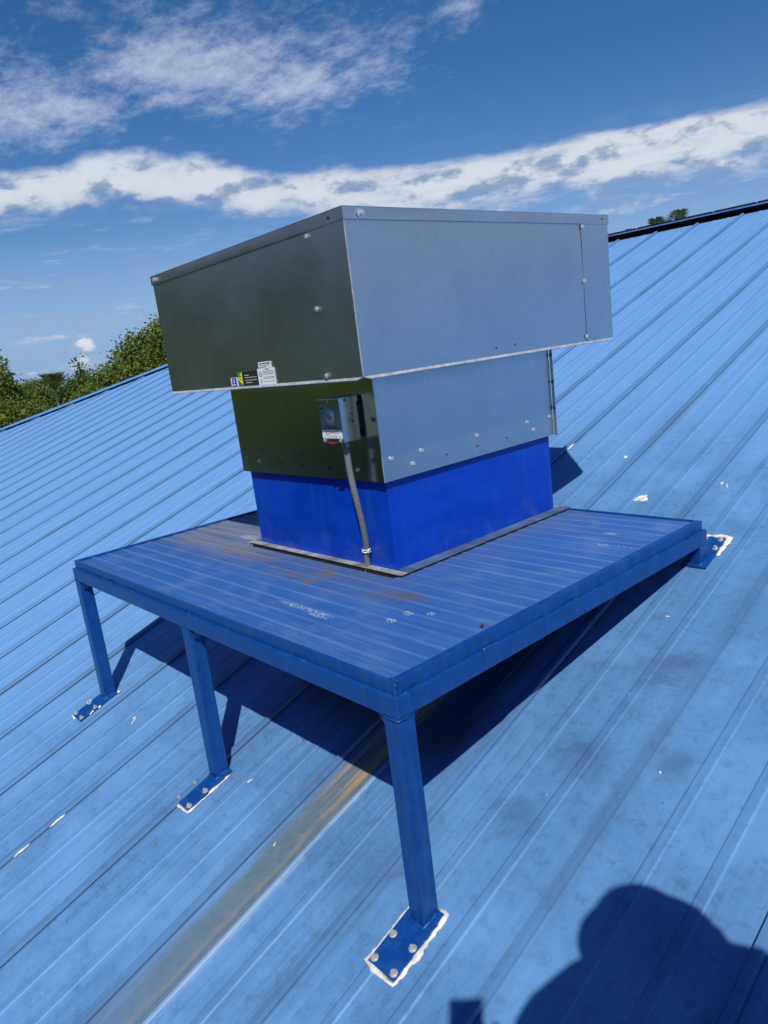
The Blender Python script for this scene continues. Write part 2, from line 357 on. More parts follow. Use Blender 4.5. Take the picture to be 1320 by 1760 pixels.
# ------------------------------------------------------------------ object helpers
def link(o, parent=None):
    COL.objects.link(o)
    if parent is not None: o.parent = parent
    return o
def wloc(o):
    v = Vector((0, 0, 0))
    while o is not None: v = v + o.location; o = o.parent
    return v
def thing(name, loc, label, cat, group=None):
    o = bpy.data.objects.new(name, None); o.location = loc; o.empty_display_size = .1; link(o)
    tag(o, label, cat, group); return o
def tag(o, label=None, cat=None, group=None, kind=None):
    for k, v in (('label', label), ('category', cat), ('group', group), ('kind', kind)):
        if v: o[k] = v
    return o
def build(name, bm, m, parent=None, smooth=False, org=None):
    """bmesh in world coordinates -> one object (its origin at the parent or at org)"""
    off = wloc(parent) if parent is not None else Vector(org or (0, 0, 0))
    bmesh.ops.recalc_face_normals(bm, faces=bm.faces)
    bmesh.ops.translate(bm, vec=-off, verts=bm.verts)
    me = bpy.data.meshes.new(name); bm.to_mesh(me); bm.free()
    if smooth:
        me.polygons.foreach_set('use_smooth', [True] * len(me.polygons))
    ms = m if isinstance(m, (list, tuple)) else [m]
    for x in ms: me.materials.append(x)
    o = bpy.data.objects.new(name, me)
    if parent is None: o.location = off
    return link(o, parent)
def hexa(bm, pts, bev=0.0, seg=2):
    """pts: 8 corners, bottom ring then top ring"""
    vs_ = [bm.verts.new(p) for p in pts]
    fs = [(3, 2, 1, 0), (4, 5, 6, 7), (0, 1, 5, 4), (1, 2, 6, 5), (2, 3, 7, 6), (3, 0, 4, 7)]
    ff = [bm.faces.new([vs_[i] for i in f]) for f in fs]
    if bev:
        es = list({e for f in ff for e in f.edges})
        bmesh.ops.bevel(bm, geom=es, offset=bev, segments=seg, affect='EDGES', profile=.6)
def box(bm, x0, x1, y0, y1, z0, z1, bev=0.0, xf=None, seg=2):
    p = [(x0, y0, z0), (x1, y0, z0), (x1, y1, z0), (x0, y1, z0), (x0, y0, z1), (x1, y0, z1), (x1, y1, z1), (x0, y1, z1)]
    hexa(bm, [xf(*q) if xf else Vector(q) for q in p], bev, seg)
def nbox(name, a, m, parent, bev=0.0, xf=None):
    bm = bmesh.new(); box(bm, *a, bev=bev, xf=xf); return build(name, bm, m, parent)
def tube(bm, pts, rad, n=10, caps=True, flat=None):
    pts = [Vector(p) for p in pts]; rings = []
    for i, p in enumerate(pts):
        t = (pts[min(i + 1, len(pts) - 1)] - pts[max(i - 1, 0)]).normalized()
        a = Vector((0, 0, 1)) if abs(t.z) < .9 else Vector((1, 0, 0))
        u = t.cross(a).normalized(); v = u.cross(t).normalized()
        r = rad[i] if isinstance(rad, (list, tuple)) else rad
        rings.append([bm.verts.new(p + (u * math.cos(k * 2 * math.pi / n) + v * math.sin(k * 2 * math.pi / n) * (flat or 1)) * r) for k in range(n)])
    for A, B in zip(rings, rings[1:]):
        for k in range(n): bm.faces.new((A[k], A[(k + 1) % n], B[(k + 1) % n], B[k]))
    if caps:
        bm.faces.new(rings[0][::-1]); bm.faces.new(rings[-1])
def lathe(bm, prof, n, frame, off=0.0):
    """prof [(r, h)], frame = (origin, ex, ey, ez)"""
    o, ex, ey, ez = frame; rings = []
    for r, h in prof:
        rings.append([bm.verts.new(o + ez * h + (ex * math.cos(off + k * 2 * math.pi / n) + ey * math.sin(off + k * 2 * math.pi / n)) * max(r, 1e-5)) for k in range(n)])
    for A, B in zip(rings, rings[1:]):
        for k in range(n): bm.faces.new((A[k], A[(k + 1) % n], B[(k + 1) % n], B[k]))
    bm.faces.new(rings[-1])
def frame_of(nrm):
    ez = Vector(nrm).normalized(); a = Vector((0, 0, 1)) if abs(ez.z) < .9 else Vector((1, 0, 0))
    ex = a.cross(ez).normalized(); return ex, ez.cross(ex), ez
SCREW = {}
def screw_mesh(nrm, r, m, tall=1.0):
    k = (tuple(round(c, 3) for c in nrm), r, m.name, tall)
    if k not in SCREW:
        bm = bmesh.new(); ex, ey, ez = frame_of(nrm); o = Vector((0, 0, 0))
        lathe(bm, [(r * 1.45, 0), (r * 1.5, r * .22), (r * .95, r * .40)], 12, (o, ex, ey, ez))
        lathe(bm, [(r * .92, r * .3), (r * .92, r * 1.05 * tall), (r * .72, r * 1.25 * tall)], 6, (o, ex, ey, ez), .4)
        bmesh.ops.recalc_face_normals(bm, faces=bm.faces)
        me = bpy.data.meshes.new('screw'); bm.to_mesh(me); bm.free(); me.materials.append(m); SCREW[k] = me
    return SCREW[k]
def screw(p, nrm, parent, r=.0055, m=None, name='screw', tall=1.0):
    o = bpy.data.objects.new(name, screw_mesh(nrm, r, m or MZINC, tall)); o.location = Vector(p) - wloc(parent)
    return link(o, parent)
HOLE = {}
def hole(p, nrm, parent, r=.0034):
    k = tuple(nrm)
    if k not in HOLE:
        bm = bmesh.new(); ex, ey, ez = frame_of(nrm)
        lathe(bm, [(r, 0), (r, .0004)], 10, (Vector((0, 0, 0)), ex, ey, ez))
        me = bpy.data.meshes.new('pilot_hole'); bm.to_mesh(me); bm.free(); me.materials.append(MHOLE); HOLE[k] = me
    o = bpy.data.objects.new('pilot_hole', HOLE[k]); o.location = Vector(p) - wloc(parent); return link(o, parent)

# ------------------------------------------------------------------ ground
def ground_material():
    m, q, b, pos = mat('lawn')
    n = q.noise(pos, .35, 6, .6); n2 = q.noise(pos, 9, 5, .7)
    c = q.mix(q.ss(n, .35, .65), (.045, .085, .018), (.085, .115, .030))
    c = q.mix(q.m('MULTIPLY', q.ss(n2, .45, .7), .5), c, (.03, .055, .012))
    q.put(b.inputs['Base Color'], c); b.inputs['Roughness'].default_value = .9
    q.put(b.inputs['Normal'], q.bump(n2, .6, .08)); return m
bm = bmesh.new()
c0 = bm.verts.new((0, 0, GZ)); prev = None
radii = [20, 60, 200, 700, 2400]; rings = []
for r_ in radii: rings.append([bm.verts.new((r_ * math.cos(k * math.pi / 24), r_ * math.sin(k * math.pi / 24), GZ)) for k in range(48)])
for k in range(48): bm.faces.new((c0, rings[0][k], rings[0][(k + 1) % 48]))
for A, B in zip(rings, rings[1:]):
    for k in range(48): bm.faces.new((A[k], B[k], B[(k + 1) % 48], A[(k + 1) % 48]))
tag(build('ground', bm, ground_material()), kind='structure')

# ------------------------------------------------------------------ building with the blue metal roof
BX0 = S_EAVE * CT + HIPC; BX1 = X_END + (Y_RIDGE - S_EAVE * CT)
YE = S_EAVE * CT; YB = 2 * Y_RIDGE - YE; ZE = ZA + S_EAVE * ST
bld = thing('building', ((BX0 + BX1) / 2, Y_RIDGE, GZ), 'low building with a faded blue ribbed metal hip roof', 'building')
def pan_profile(xl, xr):
    """panel from under the left rib to over the right rib: (x, h)"""
    p = [(xl - .026, .0), (xl + .004, .0)]
    for c_ in (.1345, .2650):
        a = xl + c_
        p += [(a - .0165, .0), (a - .0115, .0026), (a + .0095, .0026), (a + .0150, .0)]
    p += [(xr - .044, .0), (xr - .0315, .0006), (xr - .0250, RH), (xr - .0085, RH), (xr - .0035, .0048)]
    return p
def s_top(x):
    left = (x - HIPC) / CT - .16
    right = ((X_END + Y_RIDGE) - x) / CT - .16
    return min(S_RIDGE - .155, left, right)
k_lo = -int((BX1 - XR0) / PITCH) - 1; k_hi = int((XR0 - BX0) / PITCH) + 1
for k in range(k_hi, k_lo, -1):
    xl = XR0 - PITCH * k; xr = xl + PITCH
    if xl - .03 < BX0 + .3 or xr > BX1 - .3: continue
    bm = bmesh.new(); prof = pan_profile(xl, xr); near = abs(xl + .5) < 3.5
    ns = 34 if near else 10; seed = k * 3.17; cols = []
    lift = random.uniform(-.0006, .0006)
    for (x, h) in prof:
        t1 = s_top(x); col_ = []
        for j in range(ns + 1):
            s = S_EAVE + (t1 - S_EAVE) * j / ns
            wv = noise.noise(Vector((x * 3.1 + seed, s * 1.9, seed))) * .0009 * (1 if xl + .03 < x < xr - .06 else 0)
            col_.append(bm.verts.new(RP(x, s, h + wv + lift + (.0002 if x < xl else 0))))
        cols.append(col_)
    for A, B in zip(cols, cols[1:]):
        for j in range(ns): bm.faces.new((A[j], B[j], B[j + 1], A[j + 1]))
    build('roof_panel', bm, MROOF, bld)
# the lap at the fourth rib has lifted: a wider open gap
# other roof slopes (not in view from here, but part of the place)
def slope(name, corners):
    bm = bmesh.new(); vv = [bm.verts.new(c) for c in corners]; bm.faces.new(vv)
    bmesh.ops.solidify(bm, geom=bm.faces[:], thickness=.03); return build(name, bm, MCAPB, bld)
RL = Vector((Y_RIDGE + HIPC, Y_RIDGE, Z_RIDGE)); RR = Vector((X_END, Y_RIDGE, Z_RIDGE)); dn = Vector((0, 0, -.012))
slope('back_slope', [Vector((BX1, YB, ZE)) + dn, Vector((BX0, YB, ZE)) + dn, RL + dn, RR + dn])
slope('hip_slope', [Vector((BX0, YB, ZE)) + dn, Vector((BX0, YE, ZE)) + dn, RL + dn])
slope('hip_slope', [Vector((BX1, YE, ZE)) + dn, Vector((BX1, YB, ZE)) + dn, RR + dn])
# near-black strips painting the shade under the caps and underlay below the panels
def cap(name, A, B, n1, n2, d1, d2, wid=.17, up=.078, apex=.46, fold=.010):
    """bent cap along A-B; d1, d2 in-slope directions down from the edge, n1, n2 slope normals"""
    bm = bmesh.new(); segs = 14; rows = []
    lift = (n1 + n2).normalized() * up
    for i in range(segs + 1):
        p = A.lerp(B, i / segs); j = noise.noise(Vector((i * 1.3, 2.2, A.x))) * .003
        e1 = p + d1 * wid + n1 * (up * .9 + j); e2 = p + d2 * wid + n2 * (up * .9 - j)
        rows.append([bm.verts.new(v) for v in (e1 - n1 * fold + d1 * .002, e1, p + lift * apex, e2, e2 - n2 * fold + d2 * .002)])
    for a, b_ in zip(rows, rows[1:]):
        for q_ in range(4): bm.faces.new((a[q_], a[q_ + 1], b_[q_ + 1], b_[q_]))
    o = build(name, bm, MCAPB, bld)
    bm = bmesh.new()
    for d_, n_ in ((d1, n1), (d2, n2)):
        q_ = [A + d_ * .06 - n_ * .02, B + d_ * .06 - n_ * .02, B + d_ * .06 + n_ * up * .85, A + d_ * .06 + n_ * up * .85]
        bm.faces.new([bm.verts.new(v) for v in q_])
    build('cap_shade_strip', bm, MUNDER, bld)
    return o
nf = Vector((0, -ST, CT)); nb = Vector((0, ST, CT)); nl = Vector((-ST, 0, CT)); nr = Vector((ST, 0, CT))
df = Vector((0, -CT, -ST)); db = Vector((0, CT, -ST)); dl = Vector((-CT, 0, -ST)); dr = Vector((CT, 0, -ST))
rc = cap('ridge_cap', RL, RR, nf, nb, df, db)
for i in range(46):
    p = RL.lerp(RR, (i + .5) / 46); screw(p + df * .12 + nf * .072, nf, rc, .006)
hipdir = (Vector((BX0, YE, ZE)) - RL).normalized()
def perp(n_, side):
    v = hipdir.cross(n_).normalized(); return v if v.dot(side) > 0 else -v
cap('hip_cap', RL, Vector((BX0, YE, ZE)), nf, nl, perp(nf, Vector((1, 0, 0))), perp(nl, Vector((0, 1, 0))), wid=.115, up=.045, apex=1.0)
hipdir = (Vector((BX1, YE, ZE)) - RR).normalized()
cap('hip_cap', RR, Vector((BX1, YE, ZE)), nf, nr, perp(nf, Vector((-1, 0, 0))), perp(nr, Vector((0, 1, 0))), wid=.115, up=.045, apex=1.0)
bm = bmesh.new(); hexa(bm, [(BX0 + .6, YE + .6, GZ), (BX1 - .6, YE + .6, GZ), (BX1 - .6, YB - .6, GZ), (BX0 + .6, YB - .6, GZ),
                            (BX0 + .6, YE + .6, ZE + .1), (BX1 - .6, YE + .6, ZE + .1), (BX1 - .6, YB - .6, ZE + .1), (BX0 + .6, YB - .6, ZE + .1)])
build('wall', bm, MWALL, bld)
bm = bmesh.new(); box(bm, BX0, BX1, YE - .02, YE + .012, ZE - .2, ZE - .02); build('fascia', bm, MCAPB, bld)
# smears of white sealant and paint left on the panels
def blob(x, s, rx, rs, seed, rot=0, h=.004, hole_=False):
    bm = bmesh.new(); n = 26; rnd = random.Random(seed); ph = [rnd.uniform(0, 6.28) for _ in range(4)]
    def rr(a): return 1 + .26 * math.sin(2 * a + ph[0]) + .18 * math.sin(3 * a + ph[1]) + .12 * math.sin(5 * a + ph[2]) + .08 * math.sin(9 * a + ph[3])
    rings = []
    for f, hh in ((1.0, .0004), (.93, h * .6), (.6, h), (.25, h * .75)):
        rg = []
        for k in range(n):
            a = k * 2 * math.pi / n; u = rr(a) * rx * f * math.cos(a); v = rr(a) * rs * f * math.sin(a)
            rg.append(bm.verts.new(RP(x + u * math.cos(rot) - v * math.sin(rot), s + u * math.sin(rot) + v * math.cos(rot), .0012 + hh)))
        rings.append(rg)
    for A, B in zip(rings, rings[1:]):
        for k in range(n): bm.faces.new((A[k], A[(k + 1) % n], B[(k + 1) % n], B[k]))
    bm.faces.new(rings[-1])
    return build('sealant_smear', bm, MSEAL, bld, smooth=True)
for i, a in enumerate([(-.423, 1.893, .022, .030, 0), (-.156, 2.045, .004, .014, .2), (-.13, 2.03, .003, .013, .3), (-1.652, -.002, .005, .014, .4), (-1.67, .01, .004, .008, -.4),
                        (.011, 1.221, .0045, .005, 0), (-.675, 2.227, .008, .014, .3), (-.569, -.05, .003, .006, .2), (.267, .647, .003, .004, .2), (-1.30, -.18, .003, .010, .2), (-.86, .06, .003, .012, -.3)]):
    blob(*a[:4], seed=i + 3, rot=a[4], h=.0015 if a[2] < .01 else .004)
for (x, s0, s1, i) in [(-1.437, -.45, -.39, 1), (-1.437, -.585, -.525, 2), (-1.02, 2.27, 2.34, 3)]:     # caulk squeezed along lap joints
    bm = bmesh.new(); rnd = random.Random(i)
    n = 9; tube(bm, [RP(x + rnd.uniform(-.0015, .0015), s0 + (s1 - s0) * j / (n - 1), .004) for j in range(n)], [.0015 + .0028 * math.sin(math.pi * j / (n - 1)) for j in range(n)], 8)
    build('sealant_smear', bm, MSEAL, bld, smooth=True)

# ------------------------------------------------------------------ service platform
PW, PD = 2.0, 1.4712; HB = -.0835; CAPH = .0325; LW = .0500
plat = thing('service_platform', (-1.0, .73, -.626 + .73 * math.tan(TH)), 'blue painted steel platform with grooved deck standing on legs on the roof', 'platform')
SET = .011
# frame beams (square tube) and the slimmer angle on top of them
nbox('frame_beam', (-PW, 0, 0, LW, HB, -CAPH), MFRAME, plat, .003)
nbox('frame_beam', (-LW, 0, LW + .001, PD - LW - .001, HB, -CAPH), MFRAME, plat, .003)
nbox('frame_beam', (-PW, -PW + LW, LW + .001, PD - LW - .001, HB, -CAPH), MFRAME, plat, .003)
nbox('frame_beam', (-PW, 0, PD - LW, PD, HB, -CAPH), MFRAME, plat, .003)
def rail(name, pts_out, pts_in):
    """top angle: flat lip and outer leg, mitred at its ends"""
    bm = bmesh.new(); z0, z1 = -CAPH - .0005, 0
    a, b_ = pts_out; c, d_ = pts_in
    hexa(bm, [(a[0], a[1], z0), (b_[0], b_[1], z0), (d_[0], d_[1], z0), (c[0], c[1], z0), (a[0], a[1], z1), (b_[0], b_[1], z1), (d_[0], d_[1], z1), (c[0], c[1], z1)], .0022)
    return build(name, bm, MFRAME, plat)
o = SET; i_ = SET + .006; iw = .034
rail('top_rail', ((-PW + o, o), (-o, o)), ((-PW + o, .022), (-o, .022)))
rail('top_rail', ((-o, .0225), (-o, PD - o)), ((-iw, .0225), (-iw, PD - o)))
rail('top_rail', ((-PW + o, .0225), (-PW + o, PD - .0195)), ((-PW + .026, .0225), (-PW + .026, PD - .0195)))
rail('top_rail', ((-PW + o, PD - .019), (-iw - .001, PD - .019)), ((-PW + o, PD - o), (-iw - .001, PD - o)))
# deck planks with fine grooves
OPX0, OPX1, OPY = -1.452, -.5420, .535
NPL = 23; Y0P, Y1P = .0240, PD - .021; PP = (Y1P - Y0P) / NPL
def plank(y, x0, x1):
    bm = bmesh.new(); wd = PP - .0022; prof = [(0, -.022), (0, -.0072), (.0012, -.0062), (.0062, -.0062), (.0072, -.0098)]
    nr_ = 7; gp = (wd - .0154) / nr_
    for k in range(nr_):
        a = .0077 + gp * k
        prof += [(a + gp * .18, -.0112), (a + gp * .40, -.0078), (a + gp * .64, -.0078), (a + gp * .86, -.0112)]
    prof += [(wd - .0072, -.0098), (wd - .0062, -.0062), (wd - .0012, -.0062), (wd, -.0072), (wd, -.022)]
    A = [bm.verts.new((x0, y + p[0], p[1])) for p in prof]; B = [bm.verts.new((x1, y + p[0], p[1])) for p in prof]
    for k in range(len(prof)): bm.faces.new((A[k], B[k], B[(k + 1) % len(prof)], A[(k + 1) % len(prof)]))
    bm.faces.new(A); bm.faces.new(B[::-1])
    return build('deck_plank', bm, MDECK, plat)
for k in range(NPL):
    y = Y0P + PP * k + .0011
    if y + PP < OPY + .035: plank(y, -PW + .0275, -.0355)
    else:
        plank(y, -PW + .0275, OPX0 + .02); plank(y, OPX1 - .02, -.0355)
# cross joists under the deck
for x in (-1.52, -.50): nbox('joist', (x - .019, x + .019, LW + .001, PD - LW - .001, -.075, -.0235), MFRAME, plat, .002)
# legs, gussets, base plates, bolts, sealant
def zroof(y): return ZA + y * math.tan(TH)
def gusset(x, y0, y1, z, sx, along='x', size=.036):
    bm = bmesh.new()
    if along == 'x': a = [(x, z), (x + sx * size, z), (x + sx * size, z - .008), (x + sx * .010, z - size), (x, z - size)]; P = [[Vector((p[0], yy, p[1])) for p in a] for yy in (y0, y1)]
    else: a = [(x, z), (x + sx * size, z), (x + sx * size, z - .008), (x + sx * .010, z - size), (x, z - size)]; P = [[Vector((xx, p[0], p[1])) for p in a] for xx in (y0, y1)]
    A = [bm.verts.new(p) for p in P[0]]; B = [bm.verts.new(p) for p in P[1]]
    for k in range(5): bm.faces.new((A[k], A[(k + 1) % 5], B[(k + 1) % 5], B[k]))
    bm.faces.new(A); bm.faces.new(B[::-1]); build('gusset', bm, MFRAME, plat)
PT = .0065
def bead(path, r0, r1, seed, parent, name='sealant', m=None, flat=.6):
    rnd = random.Random(seed); pts = []; rad = []
    for (a, b_) in zip(path, path[1:]):
        n = max(3, int((Vector(b_) - Vector(a)).length / .008))
        for j in range(n):
            t = j / n; p = Vector(a).lerp(Vector(b_), t); pts.append(p + Vector((rnd.uniform(-.002, .002), rnd.uniform(-.002, .002), 0)))
            rad.append(max(.0012, r0 + (r1 - r0) * (.45 + 1.25 * noise.noise(Vector((p.x * 34 + seed, p.y * 34, 1.7))) + .6 * noise.noise(Vector((p.x * 95, p.y * 95 + seed, 3.1))))))
    pts.append(Vector(path[-1])); rad.append(r0 * .6); rad[0] = r0 * .6
    bm = bmesh.new(); tube(bm, pts, rad, 9, flat=flat); return build(name, bm, m or MSEAL, parent, smooth=True)
def foot(xc, s0, s1, bolts, sealpath, seed, msl=None):
    pl_ = nbox('base_plate', (xc - .045, xc + .045, s0, s1, .0018, .0018 + PT), MFRAME, plat, .002, xf=lambda x, y, z: RP(x, y, z + .0008))
    for (bx, bs) in bolts:
        screw(RP(xc + bx, bs, PT + .0026), nf, pl_, .0068, MBOLT, 'bolt', 1.25)
    if sealpath: bead([RP(xc + a, b_, .003) for a, b_ in sealpath], .0028 if xc < -.5 else .0045, .0070 if xc < -.5 else .0100, seed, pl_)
    return pl_
FB = [(-.033, -.050), (.033, -.050), (-.033, -.116), (.033, -.116)]
for n_, x0 in enumerate((-PW, -1.031, -LW)):
    bm = bmesh.new(); x1 = x0 + LW; e = .0002
    zz = [zroof(0) + .008, zroof(LW) + .008]
    hexa(bm, [(x0 + e, e, zz[0]), (x1 - e, e, zz[0]), (x1 - e, LW - e, zz[1]), (x0 + e, LW - e, zz[1]), (x0 + e, e, HB), (x1 - e, e, HB), (x1 - e, LW - e, HB), (x0 + e, LW - e, HB)], .003)
    build('leg', bm, MFRAME, plat)
    if n_ < 2: gusset(x1, .012, .030, HB, 1)
    if n_ > 0: gusset(x0, .012, .030, HB, -1)
    if n_ == 2: gusset(LW, x0 + .012, x0 + .030, HB, 1, 'y')
    if n_ == 0: gusset(LW, x0 + .012, x0 + .030, HB, 1, 'y')
    xc = x0 + LW / 2 + .001
    seal = {2: [(-.047, .03), (-.047, -.06), (-.049, -.128), (-.01, -.134), (.045, -.135), (.050, -.06), (.050, .03), (.046, .056), (.02, .060)],
            1: [(-.050, -.118), (-.046, -.132), (.02, -.135), (.047, -.131), (.049, -.06), (.050, .04)], 0: [(-.050, -.085), (-.050, -.130), (-.01, -.134)]}[n_]
    pl_ = foot(xc, -.129, .054, FB, seal, n_ * 7 + 2)
    # weld fillet at the foot of the leg and round its head
    bead([RP(x0 + LW + .002, .050, PT + .003), RP(x0 + LW + .002, -.002, PT + .003), RP(x0 - .002, -.002, PT + .003)], .0035, .0055, n_ + 40, pl_, 'weld_bead', MFRAME, 1)
    bead([Vector((x0 - .0005, LW * .7, HB)), Vector((x0 - .0005, -.0005, HB - .0005)), Vector((x1 + .0005, -.0005, HB - .0005)), Vector((x1 + .0005, LW * .9, HB))], .0018, .0030, n_ + 50, plat, 'weld_bead', MFRAME, 1)
    if n_ == 0:
        for a in [((-.052, -.055), (-.05, -.03), .009), ((.040, -.060), (.052, -.085), .006), ((.045, -.03), (.055, -.04), .006), ((.045, .055), (.048, .068), .010)]:
            bead([RP(xc + a[0][0], a[0][1], .006), RP(xc + (a[0][0] + a[1][0]) / 2, (a[0][1] + a[1][1]) / 2, .007), RP(xc + a[1][0], a[1][1], .005)], a[2] * .5, a[2], 77 + int(a[2] * 1000), pl_)
# rear feet: short posts on plates turned up the slope
for x0 in (-PW, -LW):
    bm = bmesh.new(); y0, y1 = PD - LW, PD; e = .0002
    hexa(bm, [(x0 + e, y0 + e, zroof(y0) + .008), (x0 + LW - e, y0 + e, zroof(y0) + .008), (x0 + LW - e, y1 - e, zroof(y1) + .008), (x0 + e, y1 - e, zroof(y1) + .008), (x0 + e, y0 + e, HB), (x0 + LW - e, y0 + e, HB), (x0 + LW - e, y1 - e, HB), (x0 + e, y1 - e, HB)], .003)
    build('leg', bm, MFRAME, plat); xc = x0 + LW / 2 + .001; s0 = y0 / CT
    pl_ = foot(xc, s0 - .010, s0 + .176, [(-.028, s0 + .095), (.030, s0 + .105), (-.028, s0 + .158), (.026, s0 + .160)], None, 5)
    bead([RP(xc - .047, s0 + .12, .004), RP(xc - .04, s0 + .176, .006), RP(xc + .03, s0 + .184, .007), RP(xc + .052, s0 + .178, .006), RP(xc + .050, s0 + .12, .005), RP(xc + .049, s0 + .07, .004)], .006, .014, int(x0 * 10), pl_)
    bead([RP(x0 + LW + .002, s0 + .05, PT + .003), RP(x0 + LW + .002, s0 - .002, PT + .003), RP(x0 - .002, s0 - .002, PT + .003)], .004, .006, 60, pl_, 'weld_bead', MFRAME, 1)
# welds between beam and rail
for x in (-1.62, -1.423, -.986, -.371): bead([Vector((x - .035, SET * .5, -CAPH + .001)), Vector((x, SET * .45, -CAPH + .001)), Vector((x + .03, SET * .5, -CAPH + .001))], .0028, .0048, int(x * 100), plat, 'weld_bead', MFRAME, 1)
for y in (.06, .328, .677, 1.033, 1.40): bead([Vector((-SET * .5, y - .03, -CAPH + .001)), Vector((-SET * .45, y, -CAPH + .001)), Vector((-SET * .5, y + .03, -CAPH + .001))], .0028, .0048, int(y * 100), plat, 'weld_bead', MFRAME, 1)
bead([Vector((-SET, SET, -.001)), Vector((-SET + .0005, SET - .0005, -.016)), Vector((-SET + .001, SET - .001, -.032)), Vector((-.002, .002, -.036))], .0022, .0042, 5, plat, 'weld_bead', MFRAME, 1)
bead([Vector((-.036, .019, .0005)), Vector((-.018, .0195, .001)), Vector((-.008, .018, .0008))], .0022, .0046, 9, plat, 'weld_bead', MFRAME, 1)

# ------------------------------------------------------------------ curb
UX0, UX1, UY0, UY1 = -1.3985, -.5937, .5648, 1.425
curb = thing('roof_curb', ((UX0 + UX1) / 2, (UY0 + UY1) / 2, zroof((UY0 + UY1) / 2)), 'glossy bright blue sheet metal curb carrying the fan through the deck', 'curb')
T = .003; ZC = .33
def wallpan(name, a, b_, zb0, zb1, zt0, zt1, out, m, parent, bulge=0.0, nx=14, nz=8, th=.003):
    """sheet between plan points a-b with slight oil-canning; out = outward normal"""
    bm = bmesh.new(); a = Vector(a); b_ = Vector(b_); out = Vector(out); G = []
    for side in (0, 1):
        gr = []
        for i in range(nx + 1):
            u = i / nx; p = a.lerp(b_, u); row = []
            for j in range(nz + 1):
                v = j / nz; z = (zb0 + (zb1 - zb0) * u) * (1 - v) + (zt0 + (zt1 - zt0) * u) * v
                d_ = bulge * math.sin(math.pi * u) * math.sin(math.pi * v) + bulge * .6 * noise.noise(Vector((u * 3.1, v * 2.3, a.x * 3 + a.y))) * min(1, 6 * u, 6 * (1 - u)) * min(1, 6 * v, 6 * (1 - v))
                row.append(bm.verts.new(Vector((p.x, p.y, z)) + out * (d_ - side * th)))
            gr.append(row)
        G.append(gr)
    for gr in G:
        for i in range(nx):
            for j in range(nz): bm.faces.new((gr[i][j], gr[i + 1][j], gr[i + 1][j + 1], gr[i][j + 1]))
    F = [[bm.verts.new(v.co) for v in r_] if k_ in (0, nx) else [bm.verts.new(r_[0].co)] + [None] * (nz - 1) + [bm.verts.new(r_[nz].co)] for k_, r_ in enumerate(G[0])]
    B = [[bm.verts.new(v.co) for v in r_] if k_ in (0, nx) else [bm.verts.new(r_[0].co)] + [None] * (nz - 1) + [bm.verts.new(r_[nz].co)] for k_, r_ in enumerate(G[1])]
    for i in range(nx):
        bm.faces.new((F[i][0], F[i + 1][0], B[i + 1][0], B[i][0])); bm.faces.new((F[i][nz], F[i + 1][nz], B[i + 1][nz], B[i][nz]))
    for j in range(nz):
        bm.faces.new((F[0][j], F[0][j + 1], B[0][j + 1], B[0][j])); bm.faces.new((F[nx][j], F[nx][j + 1], B[nx][j + 1], B[nx][j]))
    o = build(name, bm, m, parent, smooth=False)
    me = o.data
    nbig = 2 * nx * nz
    me.polygons.foreach_set('use_smooth', [i < nbig for i in range(len(me.polygons))])
    return o
zr = zroof
wallpan('curb_wall', (UX0, UY0), (UX1 - .0032, UY0), zr(UY0), zr(UY0), ZC, ZC, (0, -1, 0), MCURB, curb, .003)
wallpan('curb_wall', (UX1, UY0), (UX1, UY1), zr(UY0), zr(UY1), ZC, ZC, (1, 0, 0), MCURB, curb, .003)
wallpan('curb_wall', (UX0 + .0032, UY1), (UX1 - .0032, UY1), zr(UY1), zr(UY1), ZC, ZC, (0, 1, 0), MCURB, curb, .002)
wallpan('curb_wall', (UX0, UY0 + .0032), (UX0, UY1), zr(UY0), zr(UY1), ZC, ZC, (-1, 0, 0), MCURB, curb, .002)
for (xa, ya, na) in [(UX1 - .022, UY0 - .0008, 'f'), (UX1 + .0008, UY0 + .020, 's')]:       # folded corner seams
    nbox('corner_seam', (xa, xa + .0012, ya - .0006, ya, .003, ZC - .04) if na == 'f' else (xa, xa + .0006, ya, ya + .0012, .003, ZC - .04), MCURB, curb)
# angle flashing where the deck meets the curb
nbox('flashing', (OPX0, OPX1, OPY, UY0 - .001, -.001, .0022), MFLANGE, curb, .0008)
nbox('flashing', (UX1 + .001, OPX1, UY0, PD - .004, -.0008, .0024), MFLANGEB, curb, .0008)
nbox('flashing', (OPX0, UX0 - .001, UY0, PD - .004, -.0008, .0024), MFLANGEB, curb, .0008)
nbox('flashing', (UX0, UX1, UY1 + .001, PD - .004, -.001, .0022), MFLANGE, curb, .0008)
for (x0, x1, y0, y1) in [(OPX0 + .01, OPX1 - .04, OPY + .004, OPY + .008), (OPX1 - .008, OPX1 - .004, UY0, PD - .02)]:
    nbox('flashing_gap', (x0, x1, y0, y1, -.02, -.0012), MHOLE, curb)  # black strip filling the gap below the flashing

